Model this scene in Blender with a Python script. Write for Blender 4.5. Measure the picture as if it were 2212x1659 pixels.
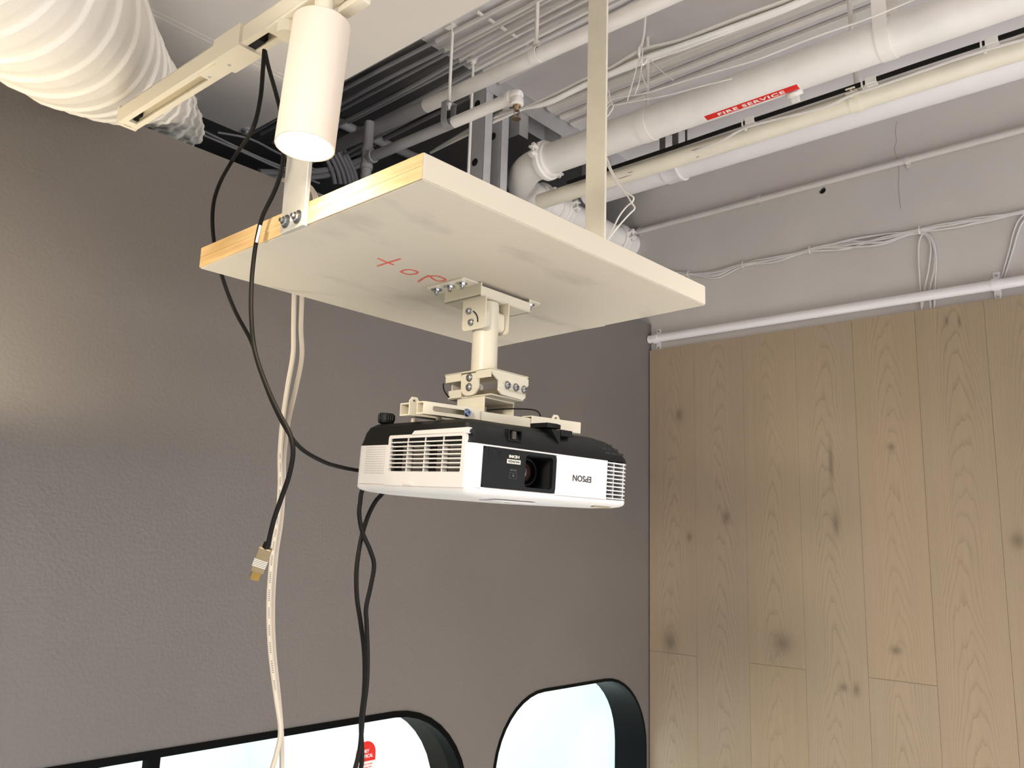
import bpy, bmesh, math, random
from mathutils import Vector, Matrix
random.seed(7)
PI = math.pi
SC = bpy.context.scene
for _o in list(bpy.data.objects):
    bpy.data.objects.remove(_o)

# ------------------------------------------------------------------ camera, world, lights
EYE = Vector((0, 0, 1.6))
FPX = 1807.6                                     # focal length in pixels of the 2212 px wide frame
CAMROWS = ((0.6621418, -0.7487380, 0.0309779),   # camera right
           (0.1618902, 0.1025600, -0.9814647),   # camera down
           (0.7316829, 0.6548838, 0.1891226))    # camera forward
cam_data = bpy.data.cameras.new('camera')
cam = bpy.data.objects.new('camera', cam_data)
SC.collection.objects.link(cam)
cam_data.sensor_fit = 'HORIZONTAL'
cam_data.sensor_width = 36.0
cam_data.lens = 36.0 * FPX / 2212.0
cam_data.clip_start = 0.02
_r, _d, _f = (Vector(v) for v in CAMROWS)
_m = Matrix((( _r.x, -_d.x, -_f.x, 0), (_r.y, -_d.y, -_f.y, 0), (_r.z, -_d.z, -_f.z, 0), (0, 0, 0, 1)))
cam.matrix_world = Matrix.Translation(EYE) @ _m
SC.camera = cam

SC.view_settings.view_transform = 'Standard'
SC.view_settings.look = 'None'
SC.view_settings.gamma = 1.0
SC.view_settings.use_curve_mapping = False
SC.view_settings.exposure = 0.0

world = bpy.data.worlds.new('world')
SC.world = world
world.use_nodes = True
_bg = world.node_tree.nodes['Background']
_bg.inputs['Color'].default_value = (0.95, 0.96, 1.0, 1)
_bg.inputs['Strength'].default_value = 0.42


def lamp(name, kind, loc, aim, power, color, **kw):
    d = bpy.data.lights.new(name, kind)
    d.energy = power
    d.color = color
    for k, v in kw.items():
        setattr(d, k, v)
    o = bpy.data.objects.new(name, d)
    SC.collection.objects.link(o)
    o.location = loc
    if aim is not None:
        o.rotation_euler = (Vector(aim) - Vector(loc)).to_track_quat('-Z', 'Y').to_euler()
    return o


# added cool fill behind the camera, added fill onto the floor, a track spot, and a wall washer out of frame at the left
lamp('cool_fill_light', 'AREA', (2.0, -2.8, 0.8), (2.1, 0.8, 2.5), 100, (0.92, 0.94, 1.0), shape='RECTANGLE', size=3.6, size_y=1.4)  # unseen cool area light added to brighten pipe undersides and front faces
lamp('track_spot_light', 'SPOT', (-1.6, 0.1, 2.3), (0.78, 0.86, 1.74), 215, (1.0, 0.92, 0.80), spot_size=0.6, spot_blend=0.85, shadow_soft_size=0.25)
lamp('wall_wash_light', 'SPOT', (0.24, 1.40, 1.77), (0.38, 1.50, 2.45), 9, (1.0, 0.86, 0.60), spot_size=2.75, spot_blend=0.3, shadow_soft_size=0.03)
lamp('floor_fill_light', 'AREA', (0.6, -0.4, 2.75), (0.8, 0.2, 0.0), 100, (1.0, 0.97, 0.94), shape='RECTANGLE', size=2.0, size_y=1.6, spread=1.3)  # unseen area light added over the floor for bounce from below
lamp('next_room_light', 'AREA', (1.3, 3.0, 2.36), (1.3, 3.0, 0.0), 95, (0.90, 0.98, 1.0), shape='RECTANGLE', size=2.4, size_y=1.6)


# ------------------------------------------------------------------ measuring helpers
def ray(px, py):
    a, b = (px - 1106.0) / FPX, (py - 829.5) / FPX
    return _r * a + _d * b + _f


def at(px, py, axis, val):
    """The point of a real plane (x, y or z = val) that the photograph shows at (px, py)."""
    d = ray(px, py)
    i = 'xyz'.index(axis)
    return EYE + d * ((val - EYE[i]) / d[i])


def path_at(pts, axis, val):
    return [at(p[0], p[1], axis, p[2] if len(p) > 2 else val) for p in pts]


# ------------------------------------------------------------------ mesh helpers
def B():
    return bmesh.new()


def obj(name, bm, mat, parent=None, local=False, smooth=True, sharp=35):
    me = bpy.data.meshes.new(name)
    bmesh.ops.recalc_face_normals(bm, faces=bm.faces)
    bm.to_mesh(me)
    bm.free()
    if smooth:
        me.shade_smooth()
        me.set_sharp_from_angle(angle=math.radians(sharp))
    me.materials.append(mat)
    return link(name, me, parent, local)


def link(name, me, parent=None, local=False):
    o = bpy.data.objects.new(name, me)
    SC.collection.objects.link(o)
    if parent is not None:
        o.parent = parent
        if not local:
            w = wloc(parent)
            o.location = -w
    return o


def wloc(o):
    v = Vector(o.location)
    while o.parent is not None:
        o = o.parent
        v = v + Vector(o.location)
    return v


def tag(o, label, cat, group=None):
    o['label'] = label
    o['category'] = cat
    if group:
        o['group'] = group
    return o


def thing(name, label, cat, loc=(0, 0, 0), group=None):
    o = bpy.data.objects.new(name, None)
    o.empty_display_size = 0.05
    SC.collection.objects.link(o)
    o.location = loc
    return tag(o, label, cat, group)


def struct(o, label=None):
    o['kind'] = 'structure'
    if label:
        o['label'] = label
    return o


def add_box(bm, lo, hi, bevel=0.0, seg=2):
    lo, hi = Vector(lo), Vector(hi)
    m = Matrix.Translation((lo + hi) / 2) @ Matrix.Diagonal((*(hi - lo), 1))
    g = bmesh.ops.create_cube(bm, size=1.0, matrix=m)
    if bevel > 0:
        es = list({e for v in g['verts'] for e in v.link_edges})
        bmesh.ops.bevel(bm, geom=es, offset=bevel, segments=seg, affect='EDGES', profile=0.5)


def frame_of(d):
    d = Vector(d).normalized()
    u = d.orthogonal().normalized()
    return u, d.cross(u).normalized(), d


def add_cyl(bm, p0, p1, r, n=16, r1=None, cap=True):
    p0, p1 = Vector(p0), Vector(p1)
    r1 = r if r1 is None else r1
    u, w, d = frame_of(p1 - p0)
    a, b = [], []
    for i in range(n):
        t = 2 * PI * i / n
        c = u * math.cos(t) + w * math.sin(t)
        a.append(bm.verts.new(p0 + c * r))
        b.append(bm.verts.new(p1 + c * r1))
    for i in range(n):
        j = (i + 1) % n
        bm.faces.new((a[i], a[j], b[j], b[i]))
    if cap:
        bm.faces.new(a[::-1])
        bm.faces.new(b)


def add_lathe(bm, origin, axis, prof, n=24, closed=False):
    """prof: (radius, height along axis); radius 0 makes a pole."""
    o = Vector(origin)
    u, w, d = frame_of(axis)
    rings = []
    for r, h in prof:
        if r < 1e-7:
            rings.append([bm.verts.new(o + d * h)])
        else:
            rings.append([bm.verts.new(o + d * h + (u * math.cos(2 * PI * i / n) + w * math.sin(2 * PI * i / n)) * r) for i in range(n)])
    pairs = list(zip(rings[:-1], rings[1:]))
    if closed:
        pairs.append((rings[-1], rings[0]))
    for a, b in pairs:
        for i in range(n):
            j = (i + 1) % n
            if len(a) == 1 and len(b) == 1:
                continue
            if len(a) == 1:
                bm.faces.new((a[0], b[j], b[i]))
            elif len(b) == 1:
                bm.faces.new((a[i], a[j], b[0]))
            else:
                bm.faces.new((a[i], a[j], b[j], b[i]))


def smooth_path(pts, k=6):
    pts = [Vector(p) for p in pts]
    if len(pts) < 3:
        return pts
    out = []
    for i in range(len(pts) - 1):
        p0 = pts[max(i - 1, 0)]
        p1, p2 = pts[i], pts[i + 1]
        p3 = pts[min(i + 2, len(pts) - 1)]
        for s in range(k):
            t = s / k
            out.append(0.5 * ((2 * p1) + (p2 - p0) * t + (2 * p0 - 5 * p1 + 4 * p2 - p3) * t * t + (3 * p1 - p0 - 3 * p2 + p3) * t ** 3))
    out.append(pts[-1])
    return out


def add_tube(bm, pts, r, n=8, k=6, flat=None, cap=True):
    """A round tube along a smooth path; r may be a function of 0..1."""
    P = smooth_path(pts, k) if k else [Vector(p) for p in pts]
    m = len(P)
    t0 = (P[1] - P[0]).normalized()
    u = t0.orthogonal().normalized()
    rings = []
    for i in range(m):
        t = (P[min(i + 1, m - 1)] - P[max(i - 1, 0)]).normalized()
        u = (u - t * u.dot(t)).normalized()
        w = t.cross(u)
        rr = r(i / (m - 1)) if callable(r) else r
        rings.append([bm.verts.new(P[i] + (u * math.cos(2 * PI * q / n) + w * math.sin(2 * PI * q / n)) * rr) for q in range(n)])
    for a, b in zip(rings[:-1], rings[1:]):
        for q in range(n):
            s = (q + 1) % n
            bm.faces.new((a[q], a[s], b[s], b[q]))
    if cap:
        bm.faces.new(rings[0][::-1])
        bm.faces.new(rings[-1])


def add_prism(bm, loop, vec):
    """Extrudes a planar loop of 3-D points by vec into a closed solid."""
    vec = Vector(vec)
    a = [bm.verts.new(Vector(p)) for p in loop]
    b = [bm.verts.new(Vector(p) + vec) for p in loop]
    n = len(a)
    bm.faces.new(a)
    bm.faces.new(b[::-1])
    for i in range(n):
        j = (i + 1) % n
        bm.faces.new((a[i], b[i], b[j], a[j]))


def add_ring(bm, outer, inner, vec):
    """A plate with a hole: two loops of equal length, extruded by vec."""
    vec = Vector(vec)
    n = len(outer)
    oa = [bm.verts.new(Vector(p)) for p in outer]
    ia = [bm.verts.new(Vector(p)) for p in inner]
    ob = [bm.verts.new(Vector(p) + vec) for p in outer]
    ib = [bm.verts.new(Vector(p) + vec) for p in inner]
    for i in range(n):
        j = (i + 1) % n
        bm.faces.new((oa[i], oa[j], ia[j], ia[i]))
        bm.faces.new((ob[i], ib[i], ib[j], ob[j]))
        bm.faces.new((oa[i], ob[i], ob[j], oa[j]))
        bm.faces.new((ia[i], ia[j], ib[j], ib[i]))


def rrect(x0, y0, x1, y1, r, k=5):
    """Rounded rectangle as 2-D points; r one radius or four (bottom left, bottom right, top right, top left)."""
    rs = r if isinstance(r, (tuple, list)) else (r,) * 4
    out = []
    for (cx, cy, a0), q in zip(((x0, y0, PI), (x1, y0, 1.5 * PI), (x1, y1, 0), (x0, y1, 0.5 * PI)), rs):
        sx = 1 if cx == x0 else -1
        sy = 1 if cy == y0 else -1
        for i in range(k + 1):
            a = a0 + 0.5 * PI * i / k
            out.append((cx + sx * q + q * math.cos(a), cy + sy * q + q * math.sin(a)))
    return out


def in_plane(pts2, axis, val):
    if axis == 'y':
        return [(p[0], val, p[1]) for p in pts2]
    if axis == 'x':
        return [(val, p[0], p[1]) for p in pts2]
    return [(p[0], p[1], val) for p in pts2]


def filled(loops, thick):
    """Mesh of a flat shape with holes: the first loop is the outline, the rest are holes; in the XY plane, thick along Z around 0."""
    cu = bpy.data.curves.new('shape', 'CURVE')
    cu.dimensions = '2D'
    cu.fill_mode = 'BOTH'
    cu.extrude = thick / 2
    for lp in loops:
        s = cu.splines.new('POLY')
        s.points.add(len(lp) - 1)
        for p, q in zip(s.points, lp):
            p.co = (q[0], q[1], 0, 1)
        s.use_cyclic_u = True
    o = bpy.data.objects.new('shape', cu)
    SC.collection.objects.link(o)
    dg = bpy.context.evaluated_depsgraph_get()
    dg.update()
    me = bpy.data.meshes.new_from_object(o.evaluated_get(dg))
    bpy.data.objects.remove(o)
    bpy.data.curves.remove(cu)
    return me


def text_mesh(s, size, thick=0.0002, spacing=1.0, bold=0.0):
    cu = bpy.data.curves.new('lettering', 'FONT')
    cu.body = s
    cu.size = size
    cu.extrude = thick
    cu.offset = bold
    cu.space_character = spacing
    cu.align_x = 'CENTER'
    cu.align_y = 'CENTER'
    cu.resolution_u = 3
    o = bpy.data.objects.new('lettering', cu)
    SC.collection.objects.link(o)
    dg = bpy.context.evaluated_depsgraph_get()
    dg.update()
    me = bpy.data.meshes.new_from_object(o.evaluated_get(dg))
    bpy.data.objects.remove(o)
    bpy.data.curves.remove(cu)
    return me


def fit_text(s, w, h, thick=0.0002, bold=0.0, spacing=1.0):
    """Lettering centred on the origin of the XY plane, w wide and h high."""
    me = text_mesh(s, 1.0, 0.01, spacing, bold)
    xs = [v.co.x for v in me.vertices]
    ys = [v.co.y for v in me.vertices]
    cx, cy = (max(xs) + min(xs)) / 2, (max(ys) + min(ys)) / 2
    sx, sy = w / (max(xs) - min(xs)), h / (max(ys) - min(ys))
    for v in me.vertices:
        v.co = ((v.co.x - cx) * sx, (v.co.y - cy) * sy, v.co.z / 0.01 * thick)
    return me


def place(me, origin, ux, uy):
    """Moves a mesh of the XY plane so that its x runs along ux and its y along uy."""
    ux, uy = Vector(ux).normalized(), Vector(uy).normalized()
    uz = ux.cross(uy)
    o = Vector(origin)
    for v in me.vertices:
        v.co = o + ux * v.co.x + uy * v.co.y + uz * v.co.z
    return me


# ------------------------------------------------------------------ materials
def lin(c):
    return tuple((v / 255 / 12.92) if v / 255 <= 0.04045 else ((v / 255 + 0.055) / 1.055) ** 2.4 for v in c)


def mat(name, rgb, rough=0.5, metal=0.0, vary=0.0, scale=20.0, bump=0.0, bscale=200.0, spec=0.5, emit=None, estr=0.0):
    m = bpy.data.materials.new(name)
    m.use_nodes = True
    nt = m.node_tree
    b = nt.nodes['Principled BSDF']
    c = (*lin(rgb), 1)
    b.inputs['Base Color'].default_value = c
    b.inputs['Roughness'].default_value = rough
    b.inputs['Metallic'].default_value = metal
    b.inputs['Specular IOR Level'].default_value = spec
    if emit:
        b.inputs['Emission Color'].default_value = (*emit, 1)
        b.inputs['Emission Strength'].default_value = estr
    if vary or bump:
        g = nt.nodes.new('ShaderNodeNewGeometry')
        if vary:
            n = nt.nodes.new('ShaderNodeTexNoise')
            n.inputs['Scale'].default_value = scale
            n.inputs['Detail'].default_value = 5
            nt.links.new(g.outputs['Position'], n.inputs['Vector'])
            r = nt.nodes.new('ShaderNodeValToRGB')
            r.color_ramp.elements[0].position = 0.3
            r.color_ramp.elements[1].position = 0.7
            r.color_ramp.elements[0].color = tuple(x * (1 - vary) for x in c[:3]) + (1,)
            r.color_ramp.elements[1].color = tuple(min(1, x * (1 + vary)) for x in c[:3]) + (1,)
            nt.links.new(n.outputs['Fac'], r.inputs['Fac'])
            nt.links.new(r.outputs['Color'], b.inputs['Base Color'])
        if bump:
            n2 = nt.nodes.new('ShaderNodeTexNoise')
            n2.inputs['Scale'].default_value = bscale
            n2.inputs['Detail'].default_value = 3
            nt.links.new(g.outputs['Position'], n2.inputs['Vector'])
            bp = nt.nodes.new('ShaderNodeBump')
            bp.inputs['Strength'].default_value = bump
            bp.inputs['Distance'].default_value = 0.002
            nt.links.new(n2.outputs['Fac'], bp.inputs['Height'])
            nt.links.new(bp.outputs['Normal'], b.inputs['Normal'])
    return m


def mat_glass(name):
    m = bpy.data.materials.new(name)
    m.use_nodes = True
    nt = m.node_tree
    out = nt.nodes['Material Output']
    nt.nodes.remove(nt.nodes['Principled BSDF'])
    t = nt.nodes.new('ShaderNodeBsdfTransparent')
    t.inputs['Color'].default_value = (0.92, 0.98, 0.97, 1)
    g = nt.nodes.new('ShaderNodeBsdfGlossy')
    g.inputs['Roughness'].default_value = 0.02
    f = nt.nodes.new('ShaderNodeFresnel')
    f.inputs['IOR'].default_value = 1.45
    mx = nt.nodes.new('ShaderNodeMixShader')
    gm = nt.nodes.new('ShaderNodeNewGeometry')
    sb = nt.nodes.new('ShaderNodeMath'); sb.operation = 'SUBTRACT'; sb.inputs[0].default_value = 1.0
    nt.links.new(gm.outputs['Backfacing'], sb.inputs[1])
    ml = nt.nodes.new('ShaderNodeMath'); ml.operation = 'MULTIPLY'
    nt.links.new(f.outputs[0], ml.inputs[0]); nt.links.new(sb.outputs[0], ml.inputs[1])
    nt.links.new(ml.outputs[0], mx.inputs[0])
    nt.links.new(t.outputs[0], mx.inputs[1])
    nt.links.new(g.outputs[0], mx.inputs[2])
    nt.links.new(mx.outputs[0], out.inputs['Surface'])
    return m


KNOTS = []   # (y, z, half width, half height) of the knots in the boards, filled from the photograph below


def mat_oak():
    m = bpy.data.materials.new('oak_board')
    m.use_nodes = True
    nt = m.node_tree
    N, Lk = nt.nodes, nt.links
    b = N['Principled BSDF']
    b.inputs['Roughness'].default_value = 0.55
    b.inputs['Specular IOR Level'].default_value = 0.3
    geo = N.new('ShaderNodeNewGeometry')
    info = N.new('ShaderNodeObjectInfo')

    def math_(op, a, c=None):
        n = N.new('ShaderNodeMath')
        n.operation = op
        for i, v in enumerate((a, c)):
            if v is None:
                continue
            if isinstance(v, (int, float)):
                n.inputs[i].default_value = v
            else:
                Lk.new(v, n.inputs[i])
        return n.outputs[0]
    sep = N.new('ShaderNodeSeparateXYZ')
    Lk.new(geo.outputs['Position'], sep.inputs[0])
    rnd = math_('MULTIPLY', info.outputs['Random'], 37.0)

    def vec(sy, sz):
        c = N.new('ShaderNodeCombineXYZ')
        Lk.new(rnd, c.inputs[0])
        Lk.new(math_('MULTIPLY', sep.outputs[1], sy), c.inputs[1])
        Lk.new(math_('MULTIPLY', sep.outputs[2], sz), c.inputs[2])
        return c.outputs[0]

    def noise(v, scale, detail=4, dist=0.0):
        n = N.new('ShaderNodeTexNoise')
        n.inputs['Scale'].default_value = scale
        n.inputs['Detail'].default_value = detail
        n.inputs['Distortion'].default_value = dist
        Lk.new(v, n.inputs['Vector'])
        return n.outputs['Fac']
    broad = noise(vec(7, 0.9), 1.0, 3)
    fine = noise(vec(230, 7), 1.0, 5)
    # nested arches of the growth rings: a parabola across each board, bent by slow noise
    u = math_('SUBTRACT', math_('FRACT', math_('MULTIPLY', math_('SUBTRACT', GY - 0.004, sep.outputs[1]), 1 / (0.0713 * WOOD))), 0.5)
    u = math_('ADD', u, math_('MULTIPLY', math_('SUBTRACT', noise(vec(0.01, 2.2), 1.0, 2), 0.5), 0.45))
    par = math_('MULTIPLY', math_('MULTIPLY', u, u), 46.0)
    f_ = math_('ADD', math_('ADD', par, math_('MULTIPLY', sep.outputs[2], 13.0)), math_('MULTIPLY', noise(vec(22, 3.0), 1.0, 3), 3.2))
    band = math_('FRACT', f_)
    ring = math_('SUBTRACT', 1.0, math_('MINIMUM', math_('MULTIPLY', band, 2.2), 1.0))
    ring = math_('MULTIPLY', math_('MULTIPLY', ring, ring), math_('MULTIPLY', noise(vec(9, 1.3), 1.0, 3), math_('ADD', fine, 0.4)))
    streak = noise(vec(60, 0.8), 1.0, 3)

    def mix(fac, c1, c2):
        n = N.new('ShaderNodeMix')
        n.data_type = 'RGBA'
        if isinstance(fac, (int, float)):
            n.inputs[0].default_value = fac
        else:
            Lk.new(fac, n.inputs[0])
        for i, c in ((6, c1), (7, c2)):
            if isinstance(c, tuple):
                n.inputs[i].default_value = (*lin(c), 1)
            else:
                Lk.new(c, n.inputs[i])
        return n.outputs[2]
    c = mix(info.outputs['Random'], (172, 151, 124), (164, 149, 133))
    c = mix(math_('MULTIPLY', broad, 0.7), c, (176, 157, 131))
    c = mix(math_('MULTIPLY', streak, 0.5), c, (150, 133, 112))
    c = mix(math_('MULTIPLY', fine, 0.30), c, (136, 118, 96))
    c = mix(math_('MULTIPLY', ring, 0.75), c, (112, 95, 75))
    for (ky, kz, hw, hh) in KNOTS:
        dy = math_('DIVIDE', math_('SUBTRACT', sep.outputs[1], ky), hw)
        dz = math_('DIVIDE', math_('SUBTRACT', sep.outputs[2], kz), hh)
        rr = math_('ADD', math_('MULTIPLY', dy, dy), math_('MULTIPLY', dz, dz))
        rr = math_('ADD', rr, math_('MULTIPLY', fine, 0.5))
        k = math_('MULTIPLY', math_('POWER', 2.718, math_('MULTIPLY', rr, -0.9)), 0.8)
        c = mix(k, c, (98, 86, 71))
    Lk.new(c, b.inputs['Base Color'])
    bp = N.new('ShaderNodeBump')
    bp.inputs['Strength'].default_value = 0.12
    bp.inputs['Distance'].default_value = 0.001
    Lk.new(fine, bp.inputs['Height'])
    Lk.new(bp.outputs['Normal'], b.inputs['Normal'])
    return m


def mat_smudged(name, rgb, dirt, rough=0.6):
    """Off-white painted sheet with a few rubbed grey smudges."""
    m = mat(name, rgb, rough)
    nt = m.node_tree
    b = nt.nodes['Principled BSDF']
    g = nt.nodes.new('ShaderNodeNewGeometry')
    mp = nt.nodes.new('ShaderNodeMapping')
    mp.inputs['Scale'].default_value = (5, 13, 5)
    mp.inputs['Rotation'].default_value = (0, 0, 0.7)
    nt.links.new(g.outputs['Position'], mp.inputs['Vector'])
    n = nt.nodes.new('ShaderNodeTexNoise')
    n.inputs['Scale'].default_value = 1.0
    n.inputs['Detail'].default_value = 6
    nt.links.new(mp.outputs[0], n.inputs['Vector'])
    r = nt.nodes.new('ShaderNodeValToRGB')
    r.color_ramp.elements[0].position = 0.58
    r.color_ramp.elements[1].position = 0.78
    r.color_ramp.elements[0].color = (*lin(rgb), 1)
    r.color_ramp.elements[1].color = (*lin(dirt), 1)
    nt.links.new(n.outputs['Fac'], r.inputs['Fac'])
    nt.links.new(r.outputs['Color'], b.inputs['Base Color'])
    return m


def mat_plywood():
    m = mat('plywood_edge', (222, 184, 128), 0.6)
    nt = m.node_tree
    b = nt.nodes['Principled BSDF']
    g = nt.nodes.new('ShaderNodeNewGeometry')
    mp = nt.nodes.new('ShaderNodeMapping')
    mp.inputs['Scale'].default_value = (20, 9, 120)
    nt.links.new(g.outputs['Position'], mp.inputs['Vector'])
    n = nt.nodes.new('ShaderNodeTexNoise')
    n.inputs['Scale'].default_value = 1.0
    n.inputs['Detail'].default_value = 5
    nt.links.new(mp.outputs[0], n.inputs['Vector'])
    r = nt.nodes.new('ShaderNodeValToRGB')
    r.color_ramp.elements[0].position = 0.3
    r.color_ramp.elements[1].position = 0.62
    r.color_ramp.elements[0].color = (*lin((205, 163, 106)), 1)
    r.color_ramp.elements[1].color = (*lin((228, 192, 138)), 1)
    nt.links.new(n.outputs['Fac'], r.inputs['Fac'])
    nt.links.new(r.outputs['Color'], b.inputs['Base Color'])
    return m


def mat_duct():
    m = bpy.data.materials.new('white_duct_sleeve')
    m.use_nodes = True
    nt = m.node_tree
    b = nt.nodes['Principled BSDF']
    b.inputs['Base Color'].default_value = (*lin((232, 226, 216)), 1)
    b.inputs['Roughness'].default_value = 0.38
    b.inputs['Subsurface Weight'].default_value = 0.0
    g = nt.nodes.new('ShaderNodeNewGeometry')
    n = nt.nodes.new('ShaderNodeTexNoise')
    n.inputs['Scale'].default_value = 30
    n.inputs['Detail'].default_value = 6
    n.inputs['Distortion'].default_value = 1.2
    nt.links.new(g.outputs['Position'], n.inputs['Vector'])
    bp = nt.nodes.new('ShaderNodeBump')
    bp.inputs['Strength'].default_value = 0.16
    bp.inputs['Distance'].default_value = 0.004
    nt.links.new(n.outputs['Fac'], bp.inputs['Height'])
    nt.links.new(bp.outputs['Normal'], b.inputs['Normal'])
    return m


M_GREY = mat('grey_wall_paint', (114, 108, 103), 0.42, vary=0.04, scale=3, bump=0.5, bscale=130, spec=0.45)
M_SOFF = mat('white_ceiling_paint', (240, 233, 224), 0.7, vary=0.02, scale=4)
M_SLAB = mat('pale_slab_paint', (216, 212, 212), 0.75, vary=0.05, scale=6)
M_WALL = mat('pale_grey_concrete_paint', (206, 200, 195), 0.7, vary=0.05, scale=3, bump=0.15, bscale=60)
M_FLOOR = mat('pale_floor', (198, 195, 192), 0.6, vary=0.06, scale=2)
M_NEXT = mat('white_room_paint', (238, 242, 242), 0.7)
M_PIPE = mat('white_pipe_paint', (238, 234, 228), 0.42, vary=0.03, scale=14, bump=0.05, bscale=120)
M_CREAM = mat('cream_pipe_paint', (234, 227, 208), 0.42, vary=0.03, scale=14)
M_PVC = mat('white_plastic_pipe', (236, 232, 232), 0.35)
M_STEEL = mat('galvanised_steel', (200, 199, 200), 0.5, metal=0.25, vary=0.05, scale=30)
M_ALU = mat('brushed_aluminium', (214, 210, 202), 0.42, metal=0.55, vary=0.03, scale=60)
M_ALU2 = mat('pale_coated_bar', (222, 215, 198), 0.45, vary=0.03, scale=40)
M_BOLT = mat('zinc_bolt', (190, 192, 196), 0.22, metal=1.0)
M_BOLTB = mat('blue_zinc_bolt', (140, 156, 190), 0.22, metal=1.0)
M_BOARD = mat_smudged('board_paint', (206, 196, 178), (176, 167, 152))
M_PLY = mat_plywood()
M_MOUNT = mat('cream_powder_coat', (226, 217, 196), 0.38)
M_PROJ = mat('white_projector_plastic', (215, 211, 208), 0.42)
M_BLACK = mat('black_plastic', (15, 16, 16), 0.5, bump=0.08, bscale=900, spec=0.25)
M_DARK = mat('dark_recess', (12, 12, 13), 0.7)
M_CABLE = mat('black_cable_sheath', (17, 15, 14), 0.55, spec=0.2)
M_WCABLE = mat('white_cable_sheath', (214, 203, 186), 0.5)
M_VOIDPALE = mat('pale_grey_pipe', (186, 184, 186), 0.5)
M_VOIDGREY = mat('mid_grey', (158, 156, 156), 0.6, vary=0.05, scale=12)  # darker grey for pipes and cables beyond the partition
M_PCABLE = mat('painted_cable', (216, 212, 208), 0.6)
M_MESH = mat('grey_filter_mesh', (120, 114, 106), 0.8, vary=0.5, scale=900)
M_RAIL = mat('cream_track_paint', (235, 226, 206), 0.35)
M_LAMP = mat('cream_lamp_paint', (234, 219, 203), 0.5)
M_GLOW = mat('lamp_glow', (255, 240, 220), 0.5, emit=(1.0, 0.86, 0.66), estr=30.0)
M_RED = mat('red_sticker', (222, 38, 30), 0.4)
M_STICK = mat('white_sticker', (244, 240, 234), 0.5)
M_MARK = mat('red_marker', (222, 104, 88), 0.7)
M_INK = mat('black_ink', (38, 38, 42), 0.5)
M_PALE = mat('pale_print', (214, 208, 194), 0.5)
M_DIM = mat('dim_print', (96, 96, 96), 0.5)
M_FRAME = mat('black_window_frame', (6, 6, 6), 0.6, spec=0.08)
M_REVEAL = mat('dark_gloss_reveal', (7, 9, 10), 0.35, spec=0.12)
M_BRASS = mat('chromed_brass', (196, 176, 150), 0.2, metal=1.0)
M_GOLD = mat('gold_connector', (176, 146, 84), 0.3, metal=1.0)
M_PLUG = mat('champagne_metal', (150, 134, 106), 0.4, metal=0.6)
M_GLASS = mat_glass('window_glass')
M_DUCT = mat_duct()
M_LENS = mat('lens_glass', (60, 38, 30), 0.03, spec=1.0)
M_STRAP = mat('dark_hanger_steel', (92, 90, 88), 0.5, metal=0.4)

# ------------------------------------------------------------------ the setting
GY, WX, SLAB, SOF = 1.70, 2.70, 3.08, 2.80      # grey wall face, painted wall face, slab and soffit heights
WOOD = 2.68
GTOP = 2.458

bm = B(); add_box(bm, (-4.2, -4.2, -0.06), (3.2, 4.4, 0.0))
struct(obj('floor', bm, M_FLOOR, smooth=False))

# grey wall with two round-cornered openings
win1 = rrect(-1.6, 0.25, 1.77, 1.176, (0.28,) * 4, 10)
win2 = rrect(1.87, 0.25, 2.662, 1.171, (0.22, 0.25, 0.25, 0.22), 10)
outline = [(-4.2, 0), (WX, 0), (WX, GTOP), (1.052, GTOP), (1.052, GTOP - 0.006), (-4.2, GTOP - 0.006)]
me = filled([outline, win1, win2], 0.12)
place(me, (0, GY + 0.06, 0), (1, 0, 0), (0, 0, 1))
me.materials.append(M_GREY)
w_grey = struct(link('wall_front', me), 'dark grey rendered partition wall that stops below the ceiling void')

for nm, w, mull in (('window_1', win1, 0.87), ('window_2', win2, None)):
    cx = sum(p[0] for p in w) / len(w)
    cz = sum(p[1] for p in w) / len(w)

    def inset(d, src=w):
        x0, x1 = min(p[0] for p in src), max(p[0] for p in src)
        z0, z1 = min(p[1] for p in src), max(p[1] for p in src)
        rr = (0.28,) * 4 if src is win1 else (0.22, 0.25, 0.25, 0.22)
        return rrect(x0 + d, z0 + d, x1 - d, z1 - d, tuple(q - d for q in rr), 10)
    bm = B()
    add_ring(bm, in_plane(inset(-0.0015), 'y', GY - 0.003), in_plane(inset(0.008 if mull is None else 0.014), 'y', GY - 0.003), (0, 0.128 if mull is None else 0.03, 0))
    fr = struct(obj(nm, bm, M_FRAME if mull is not None else M_REVEAL))
    if mull is not None:
        bm = B()
        add_ring(bm, in_plane(inset(-0.001), 'y', GY + 0.03), in_plane(inset(0.012), 'y', GY + 0.03), (0, 0.095, 0))
        obj('window_reveal', bm, M_FRAME, fr)
        bm = B()
        add_box(bm, (mull - 0.012, GY + 0.002, 0.262), (mull + 0.012, GY + 0.028, 1.165))
        obj('mullion', bm, M_FRAME, fr, smooth=False)
    yp = GY + (0.02 if mull is not None else 0.112)
    bm = B()
    ins = inset(0.006)
    add_prism(bm, in_plane(ins, 'y', yp), (0, 0.006, 0))
    obj('pane', bm, M_GLASS, fr, smooth=False)

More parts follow.
